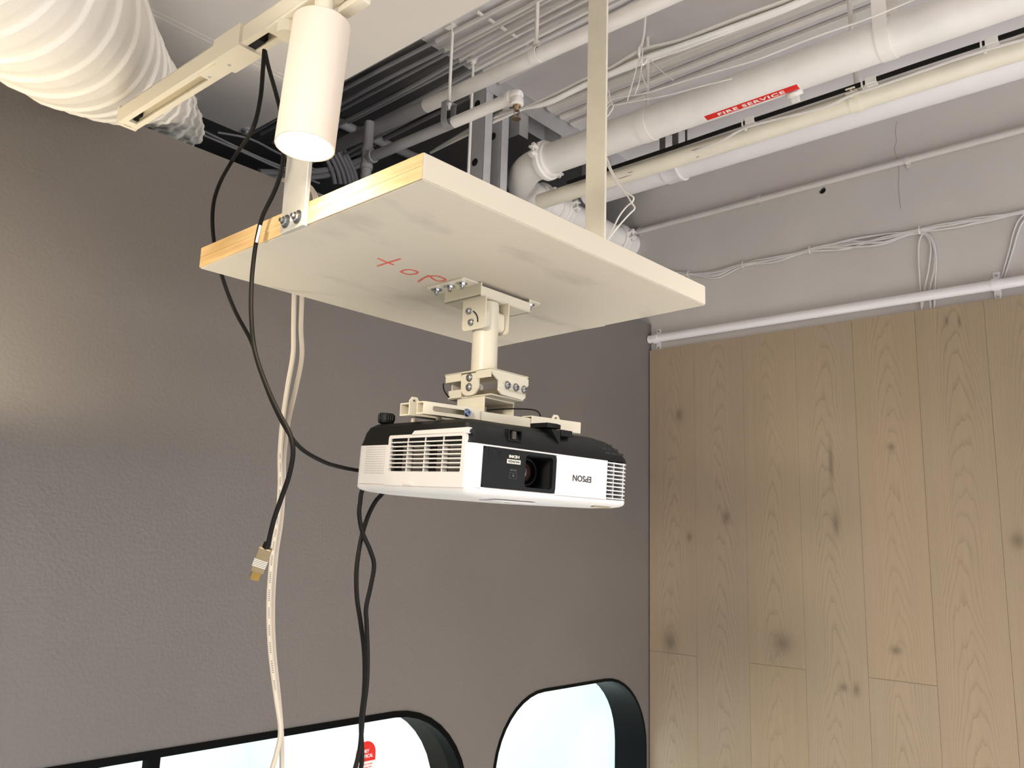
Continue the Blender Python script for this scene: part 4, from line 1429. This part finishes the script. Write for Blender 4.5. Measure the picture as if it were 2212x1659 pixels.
# white plastic pipe nearest the wall
VX, VZ, VR = 2.275, 2.859, 0.055
vp = thing('waste_pipe', 'fat white plastic pipe with a socket collar, nearest the wall', 'pipe', (VX, 1.0, VZ))
bm = B(); add_cyl(bm, (VX, -2.2, VZ), (VX, 1.70, VZ), VR, 40); obj('straight_pipe', bm, M_PVC, vp)
ys_, _ = y_hit(1447, 378, VX, VZ, VR)
bm = B(); add_lathe(bm, (VX, ys_ - 0.03, VZ), (0, 1, 0), [(VR - 0.001, 0), (VR + 0.006, 0.0), (VR + 0.0065, 0.004), (VR + 0.0045, 0.008), (VR + 0.0045, 0.058), (VR - 0.001, 0.062)], 40); obj('socket', bm, M_PVC, vp)
for px in (1436, 1464):
    q = at(px, 318, 'x', VX - VR)
    bm = B()
    add_box(bm, (VX - 0.012, q.y - 0.010, VZ + VR), (VX + 0.012, q.y + 0.010, VZ + VR + 0.004))
    add_cyl(bm, (VX, q.y, VZ + VR), (VX, q.y, SLAB), 0.004, 8)
    add_box(bm, (VX - VR - 0.016, q.y - 0.010, VZ + 0.0), (VX - VR - 0.012, q.y + 0.010, VZ + 0.11)); add_box(bm, (VX - VR - 0.016, q.y - 0.010, VZ + 0.106), (VX - 0.005, q.y + 0.010, VZ + 0.11))
    obj('hanger_bracket', bm, M_STRAP, vp)

# black cable clipped along the pipes
bm = B()
add_tube(bm, [(1.967, 1.55, 2.741), (1.969, 1.2, 2.743), (1.966, 0.95, 2.744), (1.968, 0.7, 2.746), (1.966, 0.5, 2.747), (1.968, 0.3, 2.748), (1.967, 0.0, 2.747), (1.967, -0.6, 2.747)], 0.0062, 8, 5)
o = thing('black_service_cable', 'black cable clipped along the cream pipe', 'cable', (1.967, 0.9, 2.743))
obj('cord', bm, M_CABLE, o)
for px, py in ((1613, 262), (1873, 182), (2132, 92)):
    q = at(px, py, 'x', 1.962)
    bm = B(); add_box(bm, (1.958, q.y - 0.022, 2.736), (1.977, q.y + 0.004, 2.755), 0.001, 1); add_box(bm, (1.959, q.y + 0.010, 2.735), (1.976, q.y + 0.014, 2.754)); add_box(bm, (1.964, q.y + 0.002, 2.722), (1.968, q.y + 0.008, 2.740)); obj('cable_clip', bm, M_PIPE, o)
bm = B()
add_tube(bm, path_at([(1500, 327), (1560, 303), (1613, 275), (1700, 252), (1780, 232), (1840, 205), (1880, 192), (1960, 165), (2060, 130), (2140, 105), (2212, 85)], 'x', 1.962), 0.0035, 6, 5)
tag(obj('slack_wire', bm, M_PCABLE), 'thin white wire drooping between the black cable and the cream pipe', 'wire')

# sprinkler pipes
sp1 = thing('sprinkler_pipe', 'long white sprinkler pipe above the board, on a swivel ring hanger', 'pipe', (1.56, 1.2, 2.9))
a, b = at(1292, 62, 'z', 2.90), at(752, 305, 'z', 2.90)
dv = (b - a).normalized()
R1 = 0.0205
mid = at(912, 224, 'z', 2.90); mid = a + dv * (mid - a).dot(dv)
bm = B(); add_cyl(bm, a - dv * 1.6, mid, R1, 32); obj('straight_pipe', bm, M_PIPE, sp1)
bm = B(); add_cyl(bm, mid, b + dv * 0.35, R1 - 0.0002, 32); obj('grey_pipe', bm, M_VOIDGREY, sp1)['label'] = 'grey far end of the pipe'  # far stretch of the pipe in a darker grey
q = at(1158, 120, 'z', 2.90)
bm = B(); add_lathe(bm, q - dv * 0.012, dv, [(R1 - 0.0003, 0), (R1 + 0.002, 0), (R1 + 0.002, 0.024), (R1 - 0.0003, 0.024)], 28)
add_box(bm, q + Vector((-0.003, -0.012, R1)), q + Vector((0.003, 0.012, R1 + 0.018)))
obj('ring_hanger', bm, M_PIPE, sp1)
bm = B(); add_cyl(bm, q + Vector((0, 0, R1 + 0.008)), (q.x, q.y, SLAB), 0.0055, 12); add_cyl(bm, q + Vector((0, 0, R1 + 0.010)), q + Vector((0, 0, R1 + 0.022)), 0.009, 6); obj('hanger_rod', bm, M_PIPE, sp1)
sp2 = thing('sprinkler_pipe', 'thin white pipe ending in an elbow with a sprinkler head', 'pipe', (1.52, 1.6, 2.78))
a2, b2 = at(1100, 214, 'z', 2.78), at(806, 338, 'z', 2.78)
d2 = (b2 - a2).normalized()
R2 = 0.0163
mid = at(980, 264, 'z', 2.78); mid = a2 + d2 * (mid - a2).dot(d2)
bm = B(); add_cyl(bm, a2, mid, R2, 28); obj('straight_pipe', bm, M_PIPE, sp2)
bm = B(); add_cyl(bm, mid, b2, R2 - 0.0002, 28); obj('grey_pipe', bm, M_VOIDGREY, sp2)['label'] = 'grey far end of the pipe'  # darker grey from the partition line onward
bm = B()
el = a2 - d2 * 0.028
add_lathe(bm, a2 + d2 * 0.004, -d2, [(R2, 0), (R2 + 0.004, 0.001), (R2 + 0.004, 0.013), (R2 + 0.001, 0.015), (R2 + 0.002, 0.026), (R2, 0.036), (R2 * 0.7, 0.045), (0, 0.048)], 24)
add_lathe(bm, el + Vector((0, 0, 0.004)), (0, 0, -1), [(R2 * 0.9, 0), (R2 * 0.95, 0.014), (R2 + 0.002, 0.018), (R2 + 0.002, 0.030), (R2 * 0.8, 0.032), (0, 0.032)], 24)
obj('elbow', bm, M_PIPE, sp2)
bm = B()
h0 = el + Vector((0, 0, -0.028))
add_lathe(bm, h0, (0, 0, -1), [(0, 0), (0.011, 0), (0.011, 0.006), (0.0075, 0.008), (0.0075, 0.016), (0, 0.016)], 12)
for s in (1, -1):
    add_tube(bm, [h0 + Vector((0.009 * s, 0, -0.008)), h0 + Vector((0.0095 * s, 0, -0.024)), h0 + Vector((0.003 * s, 0, -0.038))], 0.0017, 6, 4)
add_lathe(bm, h0 + Vector((0, 0, -0.037)), (0, 0, -1), [(0, 0), (0.012, 0.001), (0.0125, 0.003), (0, 0.003)], 14)
obj('sprinkler_head', bm, M_BRASS, sp2)['label'] = 'chromed sprinkler head'
# tee and drop
bm = B()
add_lathe(bm, b2 - d2 * 0.004, d2, [(R2, 0), (R2 + 0.004, 0.001), (R2 + 0.004, 0.014), (R2 + 0.001, 0.016), (R2, 0.03)], 24)
tc = b2 + d2 * 0.030
add_lathe(bm, tc + Vector((0, 0, -0.035)), (0, 0, 1), [(0, 0), (R2 + 0.004, 0), (R2 + 0.004, 0.014), (R2 + 0.001, 0.016), (R2 + 0.001, 0.054), (R2 + 0.004, 0.056), (R2 + 0.004, 0.070), (0, 0.070)], 24)
add_cyl(bm, tc + Vector((0, 0, 0.03)), tc + Vector((0, 0, 0.125)), R2, 24)
add_cyl(bm, tc + Vector((0, 0, -0.03)), tc + Vector((0, 0, -0.16)), R2, 24)
obj('tee', bm, M_VOIDGREY, sp2)
q = at(968, 262, 'z', 2.78)
bm = B()
R3 = R2 + 0.0012
strap = [Vector((math.sin(t) * R3, 0, -math.cos(t) * R3)) for t in [PI * (i / 12 - 0.5) for i in range(13)]]
strap = [Vector((-R3, 0, 0.055)), Vector((-R3, 0, 0.03))] + strap + [Vector((R3, 0, 0.03)), Vector((R3, 0, 0.055)), Vector((-R3, 0, 0.055))]
for p0, p1 in zip(strap[:-1], strap[1:]):
    dd = (p1 - p0).normalized()
    nn = Vector((dd.z, 0, -dd.x)) * 0.0016
    add_prism(bm, [q + p0 + Vector((0, -0.011, 0)), q + p0 + nn + Vector((0, -0.011, 0)), q + p1 + nn + Vector((0, -0.011, 0)), q + p1 + Vector((0, -0.011, 0))], (0, 0.022, 0))
obj('clevis_hanger', bm, M_VOIDGREY, sp2, smooth=False)
bm = B(); add_cyl(bm, q + Vector((0, 0, 0.036)), (q.x, q.y, SLAB), 0.0048, 10); add_cyl(bm, q + Vector((0, 0, 0.048)), q + Vector((0, 0, 0.058)), 0.0085, 6); add_box(bm, (q.x - 0.02, q.y - 0.014, SLAB - 0.010), (q.x + 0.02, q.y + 0.014, SLAB)); obj('hanger_rod', bm, M_PIPE, sp2)
q = at(1022, 158, 'z', SLAB)
bm = B(); add_cyl(bm, (q.x - 0.06, q.y - 0.06, 2.46), (q.x - 0.06, q.y - 0.06, SLAB), 0.0046, 10); add_lathe(bm, (q.x - 0.06, q.y - 0.06, SLAB), (0, 0, -1), [(0, 0), (0.016, 0), (0.016, 0.006), (0.009, 0.02), (0, 0.02)], 10)
tag(obj('threaded_rod', bm, M_PIPE), 'thin vertical rod left of the steel studs', 'rod')
# cross pipe deep in the void
a, b = at(726, 262, 'y', 2.3), at(905, 343, 'y', 2.3)
dv = (b - a).normalized()
bm = B(); add_cyl(bm, a - dv * 0.7, b + dv * 0.25, 0.017, 24)
tag(obj('cross_pipe', bm, M_VOIDPALE), 'pale pipe crossing behind the sprinkler pipes, deep in the dark void', 'pipe')

# ------------------------------------------------------------------ steel studs and head track above the grey wall
ht = thing('stud_frame', 'galvanised steel stud wall frame with head track above the grey wall', 'frame', (1.8, 1.74, 2.46))
bm = B()
add_box(bm, (1.735, 1.7025, SLAB - 0.065), (2.69, 1.7035, SLAB)); add_box(bm, (1.735, 1.777, SLAB - 0.065), (2.69, 1.778, SLAB)); add_box(bm, (1.735, 1.7025, SLAB - 0.0012), (2.69, 1.778, SLAB))
obj('head_track', bm, M_STEEL, ht, smooth=False)
for x0 in (1.738, 1.816):
    st_ = bpy.data.objects.new('stud', None)
    SC.collection.objects.link(st_); st_.parent = ht; st_.location = Vector((x0, 1.74, 2.46)) - wloc(ht)
    bm = B()
    add_box(bm, (x0, 1.7045, GTOP - 0.2), (x0 + 0.034, 1.7053, SLAB - 0.01)); add_box(bm, (x0, 1.7755, GTOP - 0.2), (x0 + 0.034, 1.7763, SLAB - 0.01))
    add_box(bm, (x0, 1.7045, GTOP - 0.2), (x0 + 0.0008, 1.7763, SLAB - 0.01)); add_box(bm, (x0 + 0.0332, 1.7045, GTOP - 0.2), (x0 + 0.034, 1.712, SLAB - 0.01))
    obj('channel', bm, M_STEEL, st_, smooth=False)
    for z in (2.78, 2.98) if x0 < 1.8 else (2.90,):
        bm = B()
        add_lathe(bm, (x0 - 0.0004, 1.742, z), (-1, 0, 0), [(0, 0), (0.013, 0), (0, 0.0004)], 16)
        obj('service_hole', bm, M_DARK, st_, smooth=False)
for x0 in (1.90, 2.12, 2.34):
    bm = B()
    add_box(bm, (x0, 1.7045, 2.93), (x0 + 0.045, 1.7053, SLAB - 0.01)); add_box(bm, (x0, 1.7045, 2.93), (x0 + 0.0008, 1.7763, SLAB - 0.01))
    obj('stud_stub', bm, M_STEEL, ht, smooth=False)

ORD = ('first', 'second', 'third', 'fourth', 'fifth', 'sixth', 'seventh', 'eighth', 'ninth', 'tenth', 'eleventh')
# ------------------------------------------------------------------ cables under the slab
rnd = random.Random(11)
xs_ = [1.47, 1.505, 1.535, 1.56, 1.585, 1.605, 1.625, 1.65, 1.675, 1.70, 1.73]
for i, x in enumerate(xs_):
    r = rnd.uniform(0.005, 0.009)
    z = SLAB - r - 0.001
    P = [(x + rnd.uniform(-.008, .008) + 0.02 * (i - 5) * 0.12 * k, y, z - (0.012 * max(0, k - 3) if i % 2 else 0.006 * max(0, k - 3)) - (rnd.uniform(0, 0.006))) for k, y in enumerate((-0.9, -0.3, 0.3, 0.9, 1.5, 2.0, 2.6))]
    o = thing('slab_cable', 'white painted cable under the slab, %s in the fan counted from the soffit edge' % ORD[i], 'cable', P[2], 'painted cables fanned under the slab')
    S_ = smooth_path(P, 8)
    bm = B(); add_tube(bm, [p for p in S_ if p.y < 1.72], r, 6, 0); obj('cord', bm, M_PCABLE, o)
    bm = B(); add_tube(bm, [p for p in S_ if p.y > 1.66], r * 0.97, 6, 0); obj('grey_cord', bm, M_VOIDGREY, o)['label'] = 'grey end of the cable'  # cable continues in a darker grey past the partition
a, b = at(1028, 22, 'z', SLAB - 0.02), at(1128, 86, 'z', SLAB - 0.02)
cs = thing('cable_strap', 'broken white strap across the fan of cables under the slab', 'strap', tuple(a))
for k in range(5):
    bm = B()
    p = a.lerp(b, k / 4 + 0.02); q = a.lerp(b, k / 4 + 0.14)
    add_box(bm, (p.x, p.y - 0.004, SLAB - 0.024), (q.x, p.y + 0.004, SLAB - 0.020))
    obj('strap_piece', bm, M_PIPE, cs, smooth=False)
# flat conduits on the slab
for x, w_, m_ in ((2.035, 0.030, M_PIPE), (2.10, 0.020, M_PIPE), (2.165, 0.036, M_PCABLE)):
    bm = B(); add_box(bm, (x - w_ / 2, -2.2, SLAB - 0.016), (x + w_ / 2, 1.69, SLAB), 0.003, 1)
    lab = {2.035: 'white flat trunking on the slab beside the cable bundle', 2.10: 'narrow white trunking on the slab between two wider ones', 2.165: 'pale flat trunking on the slab nearest the fire pipe'}[x]
    tag(obj('slab_trunking', bm, m_), lab, 'trunking')

# hung bundle of white cables
H0 = at(1388, 118, 'z', 2.93)
hook = thing('cable_hook', 'small steel hook with dangling tie ends that carries the white cable bundle', 'hook', tuple(H0))
bm = B()
ht_ = at(1390, 76, 'z', SLAB)
add_tube(bm, [Vector((H0.x, H0.y, SLAB)), Vector((H0.x + 0.012, H0.y, SLAB - 0.02)), Vector((H0.x + 0.010, H0.y, SLAB - 0.06)), Vector((H0.x, H0.y, 2.97)), Vector((H0.x - 0.02, H0.y, 2.93)), Vector((H0.x, H0.y, 2.90)), Vector((H0.x + 0.02, H0.y, 2.925))], 0.0035, 8, 5)
obj('hook_wire', bm, M_PIPE, hook)
ties = [[(1387, 96), (1382, 120), (1374, 150), (1366, 180), (1355, 218)], [(1388, 128), (1384, 156), (1380, 180), (1372, 203)], [(1384, 154), (1390, 172), (1398, 188)], [(1404, 130), (1425, 150), (1455, 174)], [(1383, 100), (1388, 108), (1386, 125), (1380, 140)]]
for s in ties:
    bm = B(); add_tube(bm, path_at(s, 'x', H0.x - 0.015), 0.0016, 6, 4); obj('tie_end', bm, M_PIPE, hook)
rnd = random.Random(5)
for i in range(8):
    off = i / 7
    pts = [(930 + i * 3, 330 - i * 2), (1000 + i * 3, 296 - i * 3), (1070 + i * 3, 262 - i * 3), (1180, 212 - 0.0 * i + i * 2), (1262, 176 + i * 2.2 - 4), (1320, 146 + i * 2.4), (1386, 108 + i * 4.2), (1470, 82 + i * 3.6 + (4 if i % 3 == 0 else 0)), (1600, 36 + i * 3.4), (1720, -8 + i * 3.0), (1900, -90 + i * 3.0)]
    P = path_at(pts, 'x', 1.781 + 0.0095 * (i % 4))
    o = thing('bundle_cable', 'white cable of the bundle hung on the hook above the fire pipe, %s from the top' % ORD[i], 'cable', tuple(P[6]), 'white cables hung on the hook')
    bm = B(); add_tube(bm, P, 0.0047, 6, 5); obj('cord', bm, M_PIPE, o)
# two slack wires beyond it, looped round a nail
nail = thing('slack_cable_pair', 'two thin white wires looping from a fixing beside the cream bar to the fire pipe', 'wire', tuple(at(1316, 200, 'x', 1.83)))
for s in ([(1298, 262), (1305, 240), (1314, 222), (1330, 212), (1390, 202), (1450, 184), (1508, 166), (1570, 148), (1640, 127), (1760, 80), (1880, 38), (2000, -12)], [(1303, 262), (1310, 238), (1318, 226), (1330, 226), (1384, 216), (1440, 206), (1508, 188), (1580, 170)], [(1312, 192), (1317, 205), (1319, 218), (1325, 230), (1316, 246), (1308, 256)], [(1310, 190), (1316, 200), (1312, 220), (1300, 245)]):
    bm = B(); add_tube(bm, path_at(s, 'x', 1.83), 0.0022, 6, 5); obj('wire', bm, M_PIPE, nail)
_ = 0
vw = thing('looped_wire', 'bent double white wire dangling past the cream pipe behind the cream bar', 'wire', tuple(at(1350, 450, 'y', 1.3)))
for s in ([(1292, 100), (1293, 200), (1296, 300), (1308, 345), (1320, 372), (1335, 400), (1356, 418), (1368, 426), (1366, 436), (1352, 448), (1336, 470), (1322, 500), (1311, 518)], [(1288, 100), (1290, 200), (1294, 300), (1312, 345), (1324, 374), (1340, 402), (1356, 424), (1364, 438), (1371, 450), (1360, 462), (1340, 484), (1322, 506), (1312, 520)]):
    bm = B(); P = path_at(s, 'x', 1.62); add_tube(bm, [Vector((P[0].x, P[0].y, SLAB))] + P[1:], 0.0021, 6, 5); obj('wire', bm, M_PIPE, vw)

# things in the dark void beyond the partition
for s, lab in (([(745, 160), (800, 190), (890, 236), (940, 262), (1000, 292)], 'upper thin wire crossing the dark void behind the spotlight'), ([(755, 166), (830, 203), (880, 228), (940, 258), (985, 280)], 'lower of two parallel thin wires in the dark void'), ([(734, 225), (780, 240), (830, 256), (885, 266), (935, 271)], 'thin wire sagging left of the sprinkler pipe in the dark void')):
    bm = B(); add_tube(bm, path_at(s, 'y', 2.28), 0.003, 6, 5); tag(obj('void_wire', bm, M_PIPE), lab, 'wire')
bm = B()
q0_, q1_ = at(805, 146, 'y', 2.1), at(878, 187, 'y', 2.1)
dv = (q1_ - q0_).normalized()
add_cyl(bm, q0_, q1_, 0.006, 10); q = q0_.lerp(q1_, 0.3); add_box(bm, q - Vector((.014, .014, .014)), q + Vector((.014, .014, .03)), 0.003, 1); q = q0_.lerp(q1_, 0.85); add_box(bm, q - Vector((.012, .01, .008)), q + Vector((.012, .01, .012)), 0.002, 1)
tag(obj('slab_anchor_bar', bm, M_PIPE), 'short bar with clamps fixed under the slab near the soffit edge', 'bar')
tray = thing('cable_tray', 'curved cable tray with drooping white cables in the dark void behind the spotlight', 'tray', tuple(at(720, 370, 'y', 2.5)))
bm = B(); P = path_at([(560, 372), (640, 372), (700, 368), (750, 356), (790, 340)], 'y', 2.5); add_tube(bm, P, 0.012, 8, 5); P2_ = path_at([(560, 385), (640, 384), (700, 380), (755, 366), (790, 350)], 'y', 2.5); add_tube(bm, P2_, 0.010, 8, 5); obj('tray_rail', bm, M_VOIDGREY, tray)
for px in (716, 728, 738, 748, 756, 764):
    bm = B(); add_tube(bm, path_at([(px - 22, 322), (px - 10, 345), (px + 2, 372), (px + 8, 398)], 'y', 2.48), 0.008, 8, 4); obj('hanging_cord', bm, M_VOIDGREY, tray)
for lab, s in zip(('longest pale cable along the dark gap above the grey wall', 'lowest pale cable in the dark gap, nearest the grey wall top', 'uppermost pale cable in the dark gap above the grey wall'), ([(430, 278), (500, 312), (560, 340), (640, 372)], [(440, 292), (520, 326), (600, 362), (690, 396)], [(470, 286), (540, 300), (600, 330), (680, 366)])):
    bm = B(); add_tube(bm, path_at(s, 'y', 2.45), 0.004, 6, 4); tag(obj('void_cable', bm, M_VOIDGREY), lab, 'cable', 'cables in the dark gap above the grey wall')

# ------------------------------------------------------------------ services on the painted wall
cd = thing('wall_conduit', 'thin conduit with saddles high on the pale wall', 'conduit', (WX - 0.012, 1.0, 2.852))
bm = B(); add_cyl(bm, (WX - 0.0115, -1.0, 2.857), (WX - 0.0115, 1.9, 2.849), 0.0105, 14); obj('tube', bm, M_WALL, cd)
for px, py in ((1382, 500), (1639, 437), (1960, 346)):
    q = at(px, py, 'x', WX - 0.012)
    z = 2.852
    bm = B(); add_lathe(bm, (WX - 0.0115, q.y - 0.007, z), (0, 1, 0), [(0.0104, 0), (0.013, 0), (0.013, 0.014), (0.0104, 0.014)], 16)
    add_box(bm, (WX - 0.004, q.y - 0.007, z - 0.022), (WX - 0.0005, q.y + 0.007, z + 0.024), 0.0008, 1); obj('saddle', bm, M_WALL, cd)
wp = thing('wall_pipe', 'white pipe with saddle clips just above the oak boards', 'pipe', (WX - 0.02, 1.0, 2.392))
bm = B(); add_cyl(bm, (WX - 0.020, -1.0, 2.388), (WX - 0.020, 1.697, 2.3935), 0.0155, 20); obj('tube', bm, M_PVC, wp)
for yy in (0.513, 1.664):
    bm = B(); add_lathe(bm, (WX - 0.020, yy - 0.010, 2.392), (0, 1, 0), [(0.0154, 0), (0.018, 0), (0.018, 0.020), (0.0154, 0.020)], 20)
    add_box(bm, (WX - 0.006, yy - 0.010, 2.351), (WX - 0.0008, yy + 0.010, 2.434), 0.002, 1)
    sd = obj('saddle', bm, M_PVC, wp)
    bm = B()
    for z in (2.360, 2.425):
        add_lathe(bm, (WX - 0.006, yy, z), (-1, 0, 0), [(0, 0), (0.0045, 0), (0.003, 0.002), (0, 0.0022)], 10)
    obj('screw', bm, M_BOLT, sd)

rnd = random.Random(23)
cent = [(1395, 578), (1450, 592), (1488, 592), (1545, 592), (1606, 572), (1680, 560), (1750, 540), (1830, 528), (1910, 518), (1987, 497), (2080, 482), (2150, 470), (2212, 457), (2330, 436), (2560, 392), (2900, 330)]
spread_ = [6, 4, 2.5, 9, 2.5, 6, 3, 9, 12, 4, 6, 4, 3, 5, 4, 6]
for i in range(8):
    k = (i - 3.5) / 3.5
    sg = 1 if i % 2 else -1
    P = []
    for j, ((px, py), s) in enumerate(zip(cent, spread_)):
        kk = k * (1 if (j + i) % 3 else -0.5)
        q = at(px, py + kk * s, 'x', WX - 0.005 - 0.004 * ((i + j) % 2))
        P.append(q)
    o = thing('wall_cable', 'pale cable in the tied bundle running along the pale wall', 'cable', tuple(P[5]), 'cable bundle tied along the pale wall')
    bm = B(); add_tube(bm, P, 0.0033, 6, 5); obj('cord', bm, M_PCABLE, o)
for j in (2, 4, 6, 9):
    px, py = cent[j]
    q = at(px, py, 'x', WX - 0.008)
    bm = B(); add_lathe(bm, q - Vector((0, 0.002, 0)), (0, 1, 0), [(0.010, 0), (0.0115, 0), (0.0115, 0.004), (0.010, 0.004)], 14, closed=True)
    for v in bm.verts:
        v.co.z = q.z + (v.co.z - q.z) * 1.15
    tag(obj('cable_tie', bm, M_PIPE), 'white tie round the wall cable bundle, %s from the left' % {2: 'first', 4: 'second', 6: 'third', 9: 'fourth, where cables branch down'}[j], 'tie', 'ties of the wall cable bundle')
for i, s in enumerate(([(2040, 488), (2000, 500), (1986, 520), (1984, 560), (1987, 610), (1992, 680)], [(1960, 506), (1995, 505), (2010, 530), (2006, 580), (1998, 620), (1990, 680)], [(1950, 510), (1998, 504), (2018, 530), (2018, 580), (2008, 630), (2014, 690)], [(1940, 512), (1990, 503), (2012, 520), (2022, 560), (2020, 610), (2018, 690)])):
    P = path_at(s, 'x', WX - 0.006)
    o = thing('drop_cable', 'pale cable dropping from the wall bundle behind the white pipe, %s of four' % ('leftmost', 'second from left', 'second from right', 'rightmost')[i], 'cable', tuple(P[2]), 'cables dropping down behind the white pipe')
    bm = B(); add_tube(bm, P, 0.0030, 6, 5); obj('cord', bm, M_PCABLE, o)
for i, s in enumerate(([(2240, 440), (2205, 470), (2190, 500), (2180, 540), (2166, 590), (2160, 612), (2152, 640), (2148, 660)], [(2250, 445), (2212, 476), (2198, 505), (2188, 540), (2172, 592), (2166, 612), (2158, 640), (2154, 660)])):
    P = path_at(s, 'x', WX - 0.0036)
    o = thing('drop_cable', 'pale cable curving down beside the right saddle of the white pipe, %s of two' % ('left', 'right')[i], 'cable', tuple(P[2]), 'pair of cables beside the right saddle')
    bm = B(); add_tube(bm, P, 0.0030, 6, 5); obj('cord', bm, M_PCABLE, o)
